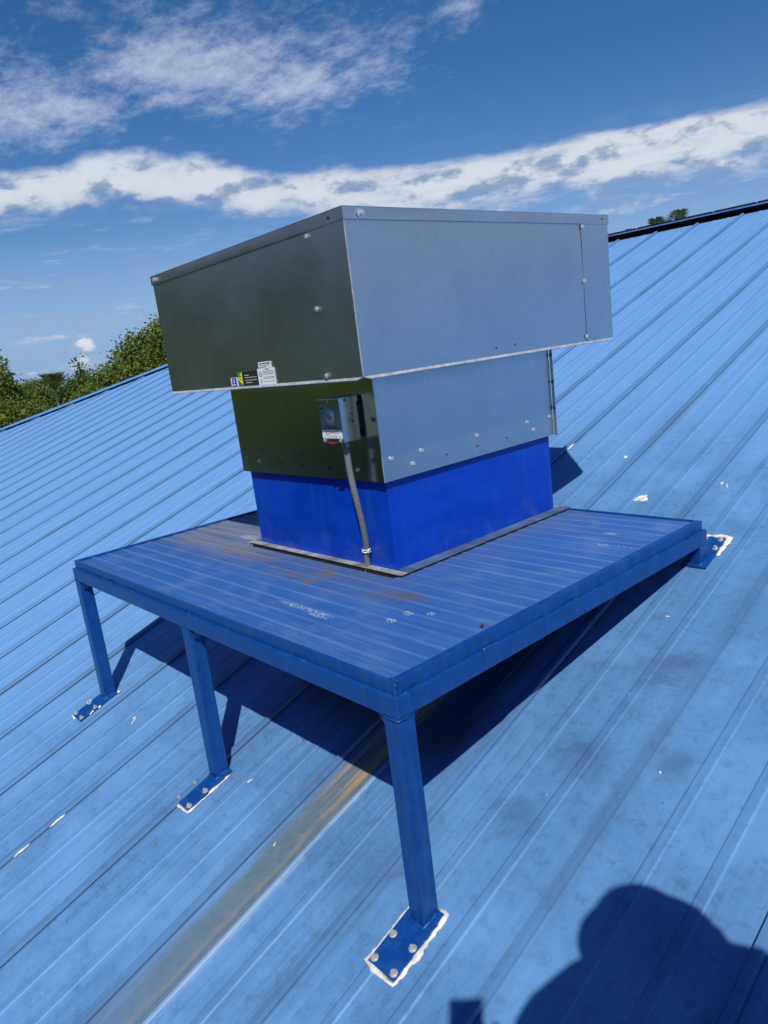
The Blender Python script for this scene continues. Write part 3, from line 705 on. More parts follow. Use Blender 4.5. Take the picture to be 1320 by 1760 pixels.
# ------------------------------------------------------------------ exhaust fan
SX0, SX1, SY0, SY1, SZ0, SZ1 = -1.4182, -.5766, .5457, 1.4382, .297, .640
HX0, HX1, HY0, HY1, HZ0 = -1.5616, -.4172, .3772, 1.6273, .637
ZTL, ZTR = 1.0643, 1.0732
fan = thing('exhaust_fan', ((HX0 + HX1) / 2, (HY0 + HY1) / 2, SZ0), 'square galvanised steel exhaust fan with wide hood over a narrower base', 'exhaust fan')
RIM_ = .031
def ztop(x): return ZTL + (ZTR - ZTL) * (x - HX0) / (HX1 - HX0)
wallpan('hood_wall', (HX0, HY0), (HX1 - .002, HY0), HZ0, HZ0, ZTL - .006, ZTR - .006, (0, -1, 0), MGALV, fan, .002, th=.0015)
wallpan('hood_wall', (HX1, HY0), (HX1, HY1), HZ0, HZ0, ZTR - .006, ZTR - .006, (1, 0, 0), MGALV, fan, .002, th=.0015)
wallpan('hood_wall', (HX0 + .002, HY1), (HX1 - .002, HY1), HZ0, HZ0, ZTL - .006, ZTR - .006, (0, 1, 0), MGALV, fan, .002, th=.0015)
wallpan('hood_wall', (HX0, HY0 + .002), (HX0, HY1), HZ0, HZ0, ZTL - .006, ZTL - .006, (-1, 0, 0), MGALV, fan, .002, th=.0015)
# overlapping corner sheets
wallpan('corner_sheet', (-.577, HY0 - .0022), (HX1 + .0022, HY0 - .0022), HZ0 + .001, HZ0 + .001, ztop(-.577) - .008, ZTR - .008, (0, -1, 0), MGALV, fan, .0, 4, 4, .001)
wallpan('corner_sheet', (HX1 + .0022, 1.456), (HX1 + .0022, HY1 + .001), HZ0 + .001, HZ0 + .001, ZTR - .008, ZTR - .008, (1, 0, 0), MGALV, fan, .0, 4, 4, .001)
# bright strip standing in for the corner highlight and dark butt joints beside the corner sheets
nbox('corner_highlight', (HX1 + .0006, HX1 + .0030, HY0 - .0030, HY0 - .0006, HZ0 + .001, ZTR - RIM_ - .001), MEDGE, fan)
nbox('joint', (-.5788, -.5772, HY0 - .0007, HY0 - .0002, HZ0 + .002, ZTR - .04), MHOLE, fan)
nbox('joint', (HX1 + .0002, HX1 + .0007, 1.4548, 1.4558, HZ0 + .002, ZTR - .034), MHOLE, fan)
# lid: sheet with a turned-down rim
e = .0044
bm = bmesh.new()
hexa(bm, [(HX0 - e, HY0 - e, ZTL - .0005), (HX1 + e, HY0 - e, ZTR - .0005), (HX1 + e, HY1 + e, ZTR - .0005), (HX0 - e, HY1 + e, ZTL - .0005),
          (HX0 - e, HY0 - e, ZTL + .002), (HX1 + e, HY0 - e, ZTR + .002), (HX1 + e, HY1 + e, ZTR + .002), (HX0 - e, HY1 + e, ZTL + .002)], .0008)
lid = build('hood_lid', bm, MGALV, fan)
RIM = .031
def rimpan(a, b_, out, za_, zb_):
    return wallpan('lid_rim', a, b_, za_ - RIM, zb_ - RIM, za_ - .0006, zb_ - .0006, out, MGALV, lid, .0006, 16, 2, .0012)
rimpan((HX0 - e, HY0 - e), (HX1 + e, HY0 - e), (0, -1, 0), ZTL, ZTR)
rimpan((HX1 + e, HY0 - e + .0014), (HX1 + e, HY1 + e), (1, 0, 0), ZTR, ZTR)
rimpan((HX0 - e, HY1 + e), (HX1 + e, HY1 + e), (0, 1, 0), ZTL, ZTR)
rimpan((HX0 - e, HY0 - e + .0014), (HX0 - e, HY1 + e), (-1, 0, 0), ZTL, ZTL)
# drip edge along the bottom of the hood, notched at the corners
def drip(a, b_, out):
    a = Vector(a); b_ = Vector(b_); out = Vector(out); bm = bmesh.new(); t = (b_ - a).normalized(); n = 20
    rows = []
    for i in range(n + 1):
        p = a.lerp(b_, i / n); q_ = (a + t * .022).lerp(b_ - t * .022, i / n)
        wv = .0008 * noise.noise(Vector((i * .9, a.x, a.y)))
        rows.append([Vector((p.x, p.y, HZ0 + .0005)) + out * .001, Vector((q_.x, q_.y, HZ0 - .0068 + wv)) + out * (.0070 + wv), Vector((q_.x, q_.y, HZ0 - .0085 + wv)) + out * (.0052 + wv), Vector((p.x, p.y, HZ0 - .002)) - out * .001])
    V = [[bm.verts.new(v) for v in r_] for r_ in rows]
    for A, B in zip(V, V[1:]):
        for k in range(4): bm.faces.new((A[k], A[(k + 1) % 4], B[(k + 1) % 4], B[k]))
    bm.faces.new(V[0]); bm.faces.new(V[-1][::-1]); return build('drip_edge', bm, MEDGE, fan)
drip((HX0, HY0), (HX1, HY0), (0, -1, 0)); drip((HX1, HY0), (HX1, HY1), (1, 0, 0)); drip((HX1, HY1), (HX0, HY1), (0, 1, 0)); drip((HX0, HY1), (HX0, HY0), (-1, 0, 0))
nbox('hood_light_block', (HX0 + .004, HX1 - .004, HY0 + .004, HY1 - .004, HZ0 + .012, HZ0 + .014), MGALV2, fan)  # plate added to block light through the open hood bottom
# base shell
wallpan('base_wall', (SX0, SY0), (SX1 - .002, SY0), SZ0, SZ0, SZ1, SZ1, (0, -1, 0), MGALV2, fan, .002, th=.0015)
wallpan('base_wall', (SX1, SY0 - .001), (SX1, SY1), SZ0, SZ0, SZ1, SZ1, (1, 0, 0), MGALV, fan, .002, th=.0015)
wallpan('base_wall', (SX0 + .002, SY1), (SX1 - .002, SY1), SZ0, SZ0, SZ1, SZ1, (0, 1, 0), MGALV, fan, .002, th=.0015)
wallpan('base_wall', (SX0, SY0 + .002), (SX0, SY1), SZ0, SZ0, SZ1, SZ1, (-1, 0, 0), MGALV, fan, .002, th=.0015)
nbox('flange_and_highlight', (SX1 + .0008, SX1 + .013, SY1 + .004, SY1 + .0052, SZ0 - .002, SZ1 - .01), MGALV, fan)
nbox('flange_and_highlight', (SX1 + .0006, SX1 + .0022, SY0 - .0026, SY0 - .0012, SZ0, SZ1 - .01), MEDGE, fan)  # thin bright strip put in as the highlight on the base corner
nbox('corner_strip', (SX1 - .030, SX1 - .0005, SY0 - .0022, SY0 - .0006, SZ0 + .001, SZ1 - .01), MGALV2, fan)
# fixings
NY = (0, -1, 0); NX = (1, 0, 0)
for (x, z) in [(-1.530, 1.050)]: screw((x, HY0 - .0058, z), NY, fan, .0068)
screw((-1.512, HY0 - .0058, 1.048), NY, fan, .006)
hole((-.473, HY0 - .0058, 1.056), NY, fan, .004)
for (x, z) in [(-.578, 1.028), (-.576, .834), (-.573, .648)]: screw((x, HY0 - .0034, z), NY, fan, .0058)
screw((HX1 + .0058, .432, 1.057), NX, fan, .0085)
for (y, z) in [(1.461, 1.033), (1.455, .849), (1.451, .655)]: screw((HX1 + .0034, y, z), NX, fan, .0060)
hole((HX1 + .0058, 1.590, 1.060), NX, fan)
for (y, z) in [(.943, .662), (1.038, .664)]: hole((HX1 + .0006, y, z), NX, fan)
for (x, z) in [(-1.385, .382), (-1.261, .381), (-1.005, .376), (-.741, .372), (-.619, .367)]: screw((x, SY0 - .0008, z), NY, fan, .0058, MBOLTD)
for (x, z) in [(-.5915, .496), (-.593, .385)]: screw((x, SY0 - .0024, z), NY, fan, .0058, MBOLTD)
for (x, z) in [(-1.292, .343), (-.702, .334)]: screw((x, SY0 - .0008, z), NY, fan, .005)
for (x, z) in [(-1.148, .340), (-1.002, .337), (-.853, .334), (-1.049, .559), (-.961, .557)]: hole((x, SY0 - .0012, z), NY, fan)
for (y, z) in [(.583, .366), (.717, .367), (.673, .332), (.991, .369), (1.274, .371), (1.31, .336), (1.411, .372)]: screw((SX1 + .0008, y, z), NX, fan, .0062)
for (y, z) in [(.832, .333), (.990, .333), (1.151, .334), (.949, .554), (1.042, .555)]: hole((SX1 + .0012, y, z), NX, fan)
for z in (.60, .50, .40): screw((SX1 + .007, SY1 + .0038, z), NY, fan, .005, MBOLTD)

# stickers on the hood
def flat_label(name, pts, m, parent, y=None, th=.0006, lift=.0018):
    bm = bmesh.new(); y = HY0 if y is None else y
    A = [bm.verts.new((p[0], y - lift, p[1])) for p in pts]; B = [bm.verts.new((p[0], y - lift - th, p[1])) for p in pts]
    for k in range(len(pts)): bm.faces.new((A[k], A[(k + 1) % len(pts)], B[(k + 1) % len(pts)], B[k]))
    bm.faces.new(A); bm.faces.new(B[::-1]); return build(name, bm, m, parent)
def rect(x0, x1, z0, z1): return [(x0, z0), (x1, z0), (x1, z1), (x0, z1)]
def print_lines(parent, rows, y, m, seed, name='print'):
    """rows of illegible fine print: broken dashes"""
    bm = bmesh.new(); rnd = random.Random(seed)
    for (x0, x1, z, h) in rows:
        x = x0
        while x < x1:
            L = rnd.uniform(1.5, 4.5) * h; x2 = min(x1, x + L); box(bm, x, x2, y - .0003, y, z, z + h); x = x2 + h * .6
    return build(name, bm, m, parent)
yl = HY0 - .0018 - .0006
s1 = flat_label('sticker', rect(-1.109, -1.065, .6395, .668), MWHITE, fan); s1['label'] = 'small blue and white sticker'
flat_label('print', rect(-1.1015, -1.072, .6405, .6670), MBLUEL, s1, lift=.0025)
print_lines(s1, [(-1.093, -1.080, .661, .0018), (-1.090, -1.084, .650, .009), (-1.094, -1.079, .6425, .004)], HY0 - .0032, MWHITE, 1)
s2 = flat_label('sticker', rect(-1.0635, -1.0325, .6395, .6845), MGREEN, fan); s2['label'] = 'green sticker with a yellow triangle'
flat_label('print', [(-1.0605, .662), (-1.033, .6415), (-1.033, .6835)], MYELL, s2, lift=.0025)
print_lines(s2, [(-1.049, -1.038, .668, .004), (-1.048, -1.042, .659, .004)], HY0 - .0032, MINK, 2)
s3 = flat_label('sticker', rect(-1.031, -.9365, .6385, .6835), MDARKL, fan); s3['label'] = 'charcoal rating sticker with pale print'
print_lines(s3, [(-1.018, -.99, .671, .0016), (-1.018, -.945, .664, .0013), (-1.017, -.945, .655, .0013), (-1.016, -.975, .647, .0015)], yl, MWHITE, 3)
s4 = flat_label('sticker', rect(-.924, -.849, .6885, .7085), MWHITE, fan, lift=.0022); s4['label'] = 'narrow white sticker above the white notice'
print_lines(s4, [(-.919, -.854, .7015, .0036), (-.917, -.857, .6965, .0015), (-.917, -.880, .6915, .0018)], HY0 - .0029, MINK, 4)
s5 = flat_label('sticker', rect(-.9355, -.836, .6365, .6885), MWHITE, fan); s5['label'] = 'white notice sticker with a round listing mark'
print_lines(s5, [(-.888, -.868, .6835, .0026)] + [(-.905, -.842, .6785 - .0046 * k, .0013) for k in range(8) if k not in (3, 6)] + [(-.925, -.912, .652, .002), (-.925, -.914, .647, .0015), (-.924, -.916, .6425, .0015)], yl, MINK, 5)
bm = bmesh.new()
cx_, cz_ = -.9185, .6705
ring_ = [(cx_ + .0085 * math.cos(k * .3927), cz_ + .0085 * math.sin(k * .3927)) for k in range(16)]; rin = [(cx_ + .0066 * math.cos(k * .3927), cz_ + .0066 * math.sin(k * .3927)) for k in range(16)]
A = [bm.verts.new((p[0], yl - .0003, p[1])) for p in ring_]; B = [bm.verts.new((p[0], yl - .0003, p[1])) for p in rin]
for k in range(16): bm.faces.new((A[k], A[(k + 1) % 16], B[(k + 1) % 16], B[k]))
build('listing_mark', bm, MINK, s5)
def text(s_, size, p, m, parent, align='CENTER', name='print', rot=(math.pi / 2, 0, 0)):
    cu = bpy.data.curves.new(name, 'FONT'); cu.body = s_; cu.size = size; cu.align_x = align; cu.resolution_u = 2
    ob = bpy.data.objects.new('tmp', cu); COL.objects.link(ob); dg = bpy.context.evaluated_depsgraph_get()
    me = bpy.data.meshes.new_from_object(ob.evaluated_get(dg)); bpy.data.objects.remove(ob)
    me.materials.clear(); me.materials.append(m); me.name = name
    o_ = bpy.data.objects.new(name, me); o_.location = Vector(p) - wloc(parent); o_.rotation_euler = rot; return link(o_, parent)
text('UL', .009, (cx_, yl - .0004, cz_ - .003), MINK, s5)

# ------------------------------------------------------------------ disconnect switch
BXA, BXB, BYF, BYB, BZ0, BZ1 = -.755, -.648, .463, .532, .437, .574
sw = thing('disconnect_switch', ((BXA + BXB) / 2, SY0, BZ0), 'small steel disconnect switch box mounted on the fan base', 'switch box')
nbox('box_body', (BXA + .0015, BXB - .0015, BYF + .0015, BYB, BZ0, BZ1 - .004), MGALV2, sw, .001)
bm = bmesh.new(); box(bm, BXA, BXB, BYF - .004, BYB + .004, BZ1 - .003, BZ1, .0008); box(bm, BXA, BXB, BYF - .0015, BYF - .0002, BZ1 - .018, BZ1 - .0032); box(bm, BXB - .0012, BXB + .0004, BYF, BYB + .004, BZ1 - .018, BZ1 - .0032)
box(bm, BXA - .0004, BXA + .0012, BYF, BYB + .004, BZ1 - .018, BZ1 - .0032)
hood_ = build('box_lid', bm, MGALV2, sw)
nbox('standoff', (BXA + .02, BXB - .02, BYB + .0002, SY0 - .001, BZ0 + .03, BZ1 - .03), MBOLTD, sw)
fp = nbox('face_plate', (BXA + .003, BXB - .003, BYF - .0005, BYF + .0012, BZ0 + .013, BZ1 - .019), MPLATE, sw)
wl_ = nbox('rating_label', (BXA + .0035, BXB - .0035, BYF - .0010, BYF - .0006, BZ0 + .0135, BZ0 + .040), MWHITE, fp)
# embossed oval
bm = bmesh.new(); n = 20; rings = []; oc = Vector((-.701, BYF - .0005, .519))
for f, h in ((1, 0), (.92, .003), (.72, .0062), (.4, .0082), (.1, .0088)):
    rings.append([bm.verts.new(oc + Vector((.021 * f * math.cos(k * 2 * math.pi / n), -h, .0265 * f * math.sin(k * 2 * math.pi / n)))) for k in range(n)])
for A, B in zip(rings, rings[1:]):
    for k in range(n): bm.faces.new((A[k], A[(k + 1) % n], B[(k + 1) % n], B[k]))
bm.faces.new(rings[-1]); build('embossed_oval', bm, MPLATE, fp, smooth=True)
bm = bmesh.new()
for z0, z1 in ((.5485, .5505), (.5415, .5440)): box(bm, BXA + .008, BXA + .026, BYF - .0009, BYF - .0006, z0, z1)
for x0, x1 in ((BXA + .008, BXA + .011), (BXA + .023, BXA + .026)): box(bm, x0, x1, BYF - .0009, BYF - .0006, .5442, .5483)
build('logo_block', bm, MINK, fp)
print_lines(fp, [(-.715, -.655, .5490, .0020), (-.690, -.655, .5445, .0012), (-.688, -.655, .5415, .0010), (-.682, -.655, .5385, .0010), (-.745, -.737, .528, .004), (-.735, -.731, .530, .004),
                 (-.742, -.678, .4885, .0020), (-.742, -.664, .4838, .0020), (-.742, -.662, .4790, .0020)], BYF - .0006, MINK, 8)
print_lines(wl_, [(-.735, -.705, .4715, .0011), (-.712, -.685, .4690, .0013), (-.685, -.672, .4715, .0020), (-.735, -.665, .4660, .0008), (-.735, -.715, .4625, .0010), (-.735, -.665, .4590, .0008), (-.744, -.738, .4535, .0024), (-.727, -.721, .4535, .0024), (-.713, -.705, .4535, .0024), (-.699, -.694, .4535, .0024), (-.688, -.677, .4535, .0024), (-.667, -.660, .4535, .0024)], BYF - .0010, MINK, 9)
for x in (-.744, -.664): screw((x, BYF - .0002, BZ0 + .0065), NY, sw, .0042)
screw((-.702, BYF - .0016, BZ1 - .009), NY, sw, .0022); screw((BXB + .0006, BYF + .022, BZ1 - .009), NX, sw, .0038, MBOLTD)
for (y, z) in [(BYF + .045, .520), (BYF + .045, .498)]: hole((BXB - .0012, y, z), NX, sw, .003)
bm = bmesh.new(); hexa(bm, [(-.722, BYF + .004, BZ0 - .010), (-.700, BYF + .004, BZ0 - .007), (-.700, BYF + .02, BZ0 - .007), (-.722, BYF + .02, BZ0 - .010), (-.724, BYF - .006, BZ0 - .0006), (-.690, BYF - .006, BZ0 - .0006), (-.690, BYF + .02, BZ0 - .0006), (-.724, BYF + .02, BZ0 - .0006)], .0008)
build('pull_tab', bm, MRED, sw)['label'] = 'red pull tab under the box'

# ------------------------------------------------------------------ conduit and tie
cond = thing('flexible_conduit', (-.72, .547, 0), 'grey flexible conduit hanging from the switch box down to the deck', 'conduit')
ctl = [Vector(p) for p in [(-.686, .499, .450), (-.687, .499, .40), (-.687, .501, .33), (-.684, .508, .25), (-.690, .524, .17), (-.704, .541, .09), (-.717, .5475, .04), (-.724, .549, -.02), (-.727, .549, -.06)]]
def catmull(P, n):
    out = []
    for i in range(len(P) - 1):
        a, b_, c, d_ = P[max(i - 1, 0)], P[i], P[i + 1], P[min(i + 2, len(P) - 1)]
        for j in range(n):
            t = j / n; out.append(.5 * ((2 * b_) + (c - a) * t + (2 * a - 5 * b_ + 4 * c - d_) * t * t + (3 * b_ - a - 3 * c + d_) * t ** 3))
    return out + [P[-1]]
pts = catmull(ctl, 26); bm = bmesh.new()
tube(bm, pts, [.0105 + .00022 * math.cos(i * 1.55) for i in range(len(pts))], 14); build('conduit_tube', bm, MCOND, cond, smooth=True)
bm = bmesh.new(); ex, ey, ez = frame_of((0, 0, -1)); lathe(bm, [(.0155, -.014), (.0160, .002), (.0140, .006), (.0140, .022), (.0115, .026)], 8, (Vector((-.686, .499, .437)), ex, ey, ez)); build('conduit_fitting', bm, MBOLTD, cond)
tie = thing('wire_tie', (-.715, .547, .055), 'white twisted wire tied round the lower conduit', 'wire')
for kz, tl in ((.062, .01), (.056, -.02)):
    bm = bmesh.new(); tube(bm, [Vector((-.7145 + .0145 * math.cos(a), .5465 + .0135 * math.sin(a), kz + tl * .12 * math.cos(a))) for a in [k * 2 * math.pi / 18 for k in range(19)]], .0017, 7)
    build('wire_loop', bm, MWHITE, tie, smooth=True)
bm = bmesh.new(); tube(bm, catmull([Vector(p) for p in [(-.700, .538, .060), (-.694, .534, .058), (-.690, .536, .063), (-.692, .541, .069)]], 5), .0016, 7); build('wire_end', bm, MWHITE, tie, smooth=True)
# a dry leaf on the deck
bm = bmesh.new(); P_ = [(0, 0, .002), (.006, .006, .005), (.013, .003, .003), (.017, -.003, .006), (.010, -.006, .002), (.004, -.005, .004)]
bm.faces.new([bm.verts.new(Vector((-.067, .361, -.004)) + Vector(p)) for p in P_]); bmesh.ops.solidify(bm, geom=bm.faces[:], thickness=.0008)
tag(build('dry_leaf', bm, simple('dry_leaf', (.20, .06, .02), .7), org=(-.06, .361, -.006)), 'curled red brown leaf lying on the blue deck', 'leaf')

# ------------------------------------------------------------------ trees
def leaf_material(name, dark, light, warm):
    m, q, b, pos = mat(name)
    oi = q.node('ShaderNodeObjectInfo').outputs['Random']
    ri = q.node('ShaderNodeNewGeometry').outputs['Random Per Island']
    n = q.noise(pos, .9, 3, .5)
    c = q.mix(q.m('ADD', q.m('MULTIPLY', ri, .6), q.m('MULTIPLY', n, .4)), dark, light)
    c = q.mix(q.m('MULTIPLY', q.ss(ri, .86, 1.0), .75), c, warm)
    c = q.mix(q.m('MULTIPLY', q.m('MULTIPLY', q.ss(n, .56, .7), oi), .5), c, warm)
    q.put(b.inputs['Base Color'], c); b.inputs['Roughness'].default_value = .5; b.inputs['Specular IOR Level'].default_value = .22
    tr = q.node('ShaderNodeBsdfTranslucent'); q.put(tr.inputs[0], q.mix(.5, c, (.14, .17, .02)))
    ms = q.node('ShaderNodeMixShader'); ms.inputs[0].default_value = .28
    out = [x for x in m.node_tree.nodes if x.type == 'OUTPUT_MATERIAL'][0]
    q.l.new(b.outputs[0], ms.inputs[1]); q.l.new(tr.outputs[0], ms.inputs[2]); q.l.new(ms.outputs[0], out.inputs[0])
    return m
MLEAF = leaf_material('broad_leaf', (.075, .125, .020), (.165, .225, .042), (.27, .25, .07))
MLEAFD = leaf_material('dark_leaf', (.032, .070, .010), (.080, .125, .018), (.14, .15, .03))
MLEAFL = leaf_material('light_leaf', (.12, .175, .030), (.22, .29, .060), (.27, .27, .07))
MBARK = simple('bark', (.10, .085, .065), .9, 0, .35, 14, .02)
def leaf_cloud(seed, lobes, n, size):
    rs = np.random.RandomState(seed)
    C_ = np.array([l[:3] for l in lobes]); Rr = np.array([l[3] for l in lobes]); wts = Rr ** 2; wts = wts / wts.sum()
    k = rs.choice(len(lobes), n, p=wts)
    d_ = rs.normal(size=(n, 3)); d_ /= np.linalg.norm(d_, axis=1)[:, None]
    rad = Rr[k] * (rs.uniform(.25, 1, n) ** .45) * (1 + .07 * rs.normal(size=n))
    # twigs: pull leaves into little sprays
    nsp = max(20, n // 14); sd = rs.normal(size=(nsp, 3)); sd /= np.linalg.norm(sd, axis=1)[:, None]
    sk = rs.choice(len(lobes), nsp, p=wts); sr = Rr[sk] * (rs.uniform(.55, 1.04, nsp))
    SP = C_[sk] + sd * sr[:, None] * np.array([1, 1, .85])
    P = C_[k] + d_ * rad[:, None] * np.array([1, 1, .85])
    j = rs.randint(0, nsp, n); use = rs.rand(n) < .72
    P[use] = SP[j[use]] + rs.normal(size=(use.sum(), 3)) * size * 1.15
    ax = rs.normal(size=(n, 3)); ax[:, 2] = ax[:, 2] * .7 + .25; ax /= np.linalg.norm(ax, axis=1)[:, None]
    up = rs.normal(size=(n, 3)) * .6 + d_ * .6 + np.array([0, 0, .55]); sidev = np.cross(ax, up); sidev /= (np.linalg.norm(sidev, axis=1)[:, None] + 1e-6)
    nn = np.cross(sidev, ax); s_ = size * rs.uniform(.6, 1.35, n)[:, None]
    V = np.stack([P - ax * s_ * .5, P + sidev * s_ * .26 + nn * s_ * .05, P + ax * s_ * .55, P - sidev * s_ * .26 + nn * s_ * .05], 1).reshape(-1, 3)
    me = bpy.data.meshes.new('crown'); me.vertices.add(4 * n); me.vertices.foreach_set('co', V.ravel().astype(np.float32))
    me.loops.add(4 * n); me.loops.foreach_set('vertex_index', np.arange(4 * n, dtype=np.int32))
    me.polygons.add(n); me.polygons.foreach_set('loop_start', np.arange(0, 4 * n, 4, dtype=np.int32)); me.update(); me.validate()
    return me
def tree_meshes(seed, h, r, n, size, m):
    rnd = random.Random(seed); lobes = []; bm = bmesh.new()
    zc = h * .62
    tube(bm, [Vector((0, 0, -.1)), Vector((.05, .03, h * .2)), Vector((rnd.uniform(-.2, .2), rnd.uniform(-.2, .2), h * .45)), Vector((rnd.uniform(-.3, .3), rnd.uniform(-.3, .3), h * .8))], [h * .035, h * .026, h * .018, h * .006], 9)
    for i in range(17):
        a = rnd.uniform(0, 6.28); q_ = math.sqrt(rnd.random()) * r * .80; zz = h * rnd.uniform(.30, .90)
        q_ *= math.sqrt(max(.05, 1 - ((zz - h * .55) / (h * .45)) ** 2)) + .15
        p = Vector((q_ * math.cos(a), q_ * math.sin(a), zz)); lr = r * rnd.uniform(.16, .42)
        lobes.append((*p, lr))
        b0 = Vector((0, 0, zz * .62)); mid = b0.lerp(p, .5) + Vector((0, 0, -.05 * h))
        tube(bm, [b0, mid, p], [h * .011, h * .007, h * .003], 6)
    bmesh.ops.recalc_face_normals(bm, faces=bm.faces)
    tm = bpy.data.meshes.new('trunk'); bm.to_mesh(tm); bm.free(); tm.materials.append(MBARK)
    cm = leaf_cloud(seed, lobes, n, size); cm.materials.append(m)
    return tm, cm
V1 = tree_meshes(11, 7.2, 3.3, 52000, .145, MLEAF)
V2 = tree_meshes(23, 7.6, 2.9, 52000, .145, MLEAF)
V3 = tree_meshes(37, 9.5, 4.6, 16000, .34, MLEAFD)
V4 = tree_meshes(51, 4.2, 2.6, 9000, .20, MLEAFL)
def tree(az_, dist, ver, top_z, rot, label, group, name='broadleaf_tree', wide=1.0):
    x = CAM.x + dist * math.cos(R(az_)); y = CAM.y + dist * math.sin(R(az_))
    base_h = {id(V1): 7.2, id(V2): 7.6, id(V3): 9.5, id(V4): 4.2}[id(ver)]
    sc = (top_z - GZ) / base_h
    t = thing(name, (x, y, GZ), label, 'shrub' if name == 'shrub' else 'tree', group); t.rotation_euler.z = rot; t.scale = (sc * wide, sc * wide, sc)
    for nm, me in (('trunk', ver[0]), ('crown', ver[1])):
        o_ = bpy.data.objects.new(nm, me); link(o_, t)
    return t
def ztop_at(dist, el_): return CAM.z + dist * math.tan(R(el_))
G1 = 'trees beyond the left roof hip'
tree(169.3, 34, V1, ztop_at(34, 3.1), .4, 'leafy tree at the far left edge with brownish top', G1)
tree(156.3, 38, V2, ztop_at(38, 3.5), 2.1, 'tall bushy green tree just left of the fan hood', G1, wide=.95)
tree(151.2, 37, V1, ztop_at(37, 3.7), 4.2, 'green tree partly hidden behind the left end of the fan hood', G1)
tree(163.0, 50, V1, ztop_at(50, .35), 5.0, 'low green tree in the gap between the leftmost tree and the taller one', G1, wide=1.0)
tree(160.2, 34, V2, ztop_at(34, .9), 1.0, 'small green tree in front of the tall bushy one above the hip cap', G1, wide=.9)
tree(164.3, 30, V1, ztop_at(30, -.7), 3.0, 'low green tree right beside the leftmost one above the hip cap', G1, wide=.8)
tree(161.6, 72, V3, ztop_at(72, .7), 2.3, 'dark rounded tree farthest away in the gap', G1)
# trees below the eave, behind the photographer: seen only as the dark green reflection in the steel
G2 = 'trees below the eave seen as reflection'
for i, (a, d_, e_) in enumerate([(177, 24, 6), (186, 23, 9), (194, 21, 12), (203, 23, 13), (211, 20, 13.5), (220, 22, 13), (229, 24, 12.5), (239, 22, 12), (250, 25, 11), (262, 24, 9), (282, 30, 6)]):
    tree(a, d_, V3, ztop_at(d_, e_), i * 1.3, 'tall dark tree below the eave mirrored in the galvanised hood', G2)
for i in range(14):
    tree(176 + i * 6.4, 15.5 + (i % 3) * 1.2, V4, ztop_at(15.5, -1.0 + (i % 4) * .6), i * 1.9, 'light green shrub below the eave mirrored in the fan base', 'shrubs below the eave seen as reflection', 'shrub')
# conifer and palm on the horizon
def conifer(az_, dist, topz):
    x = CAM.x + dist * math.cos(R(az_)); y = CAM.y + dist * math.sin(R(az_)); t = thing('conifer_tree', (x, y, GZ), 'tiny pointed dark conifer on the far horizon', 'tree')
    h = topz - GZ; bm = bmesh.new(); tube(bm, [Vector((x, y, GZ)), Vector((x, y, topz - .2))], [.22, .04], 8); build('trunk', bm, MBARK, t)
    lobes = [(0, 0, h * (.3 + .7 * k / 11), .15 + 1.5 * (1 - k / 11.5)) for k in range(12)]
    cm = leaf_cloud(5, lobes, 3500, .32); cm.materials.append(MLEAFD); o_ = bpy.data.objects.new('crown', cm); link(o_, t)
conifer(160.15, 75, ztop_at(75, 1.45))
MPALM = leaf_material('palm_leaf', (.075, .115, .04), (.17, .21, .09), (.28, .26, .12))
def palm(p, h, fr, nf_, label, seed, wl=.38):
    rnd = random.Random(seed); t = thing('palm_tree', p, label, 'palm'); p = Vector(p); top_ = p + Vector((0, 0, h))
    bm = bmesh.new(); tube(bm, [p, p + Vector((.05, 0, h * .5)), top_], [.17, .13, .12], 10); build('trunk', bm, MBARK, t)
    for i in range(nf_):
        a = i * 2.4 + rnd.uniform(-.2, .2); elv = R(rnd.uniform(42, 80)); L = fr * rnd.uniform(.85, 1.1); bm = bmesh.new()
        hd = Vector((math.cos(a), math.sin(a), 0)); pts = []
        for j in range(9):
            u = j / 8; pts.append(top_ + hd * (L * u * math.cos(elv) * (1 - .1 * u)) + Vector((0, 0, L * (u * math.sin(elv) - .42 * u * u))))
        tube(bm, pts, [.02 * (1 - j / 9) + .003 for j in range(9)], 5)
        sd = Vector((0, 0, 1)).cross(hd).normalized()
        for j in range(22):
            u = .12 + .86 * j / 21; f = u * 8; q_ = pts[int(f)].lerp(pts[min(8, int(f) + 1)], f - int(f)); td = (pts[min(8, int(f) + 1)] - pts[max(0, int(f) - 1)]).normalized()
            for s_ in (-1, 1):
                ll = wl * (math.sin(math.pi * min(1, u * .85 + .12)) * .8 + .2); tip = q_ + (sd * s_ * .75 + td * .65).normalized() * ll + Vector((0, 0, -.12 * ll))
                wv = td * .011
                bm.faces.new([bm.verts.new(v) for v in (q_ - wv, q_ + wv, q_.lerp(tip, .55) + wv * .9 + Vector((0, 0, .02)), tip, q_.lerp(tip, .55) - wv * .9)])
        build('frond', bm, MPALM, t)
pd = 19.0; paz = R(117.2); palm((CAM.x + pd * math.cos(paz), CAM.y + pd * math.sin(paz), GZ), ztop_at(pd, 3.15) - GZ, 1.9, 6, 'palm crown poking up behind the roof ridge at right', 3)
pd = 60; paz = R(162.0); palm((CAM.x + pd * math.cos(paz), CAM.y + pd * math.sin(paz), GZ), ztop_at(pd, -.3) - GZ, 2.2, 22, 'distant palm in the gap between the trees', 8, .8)
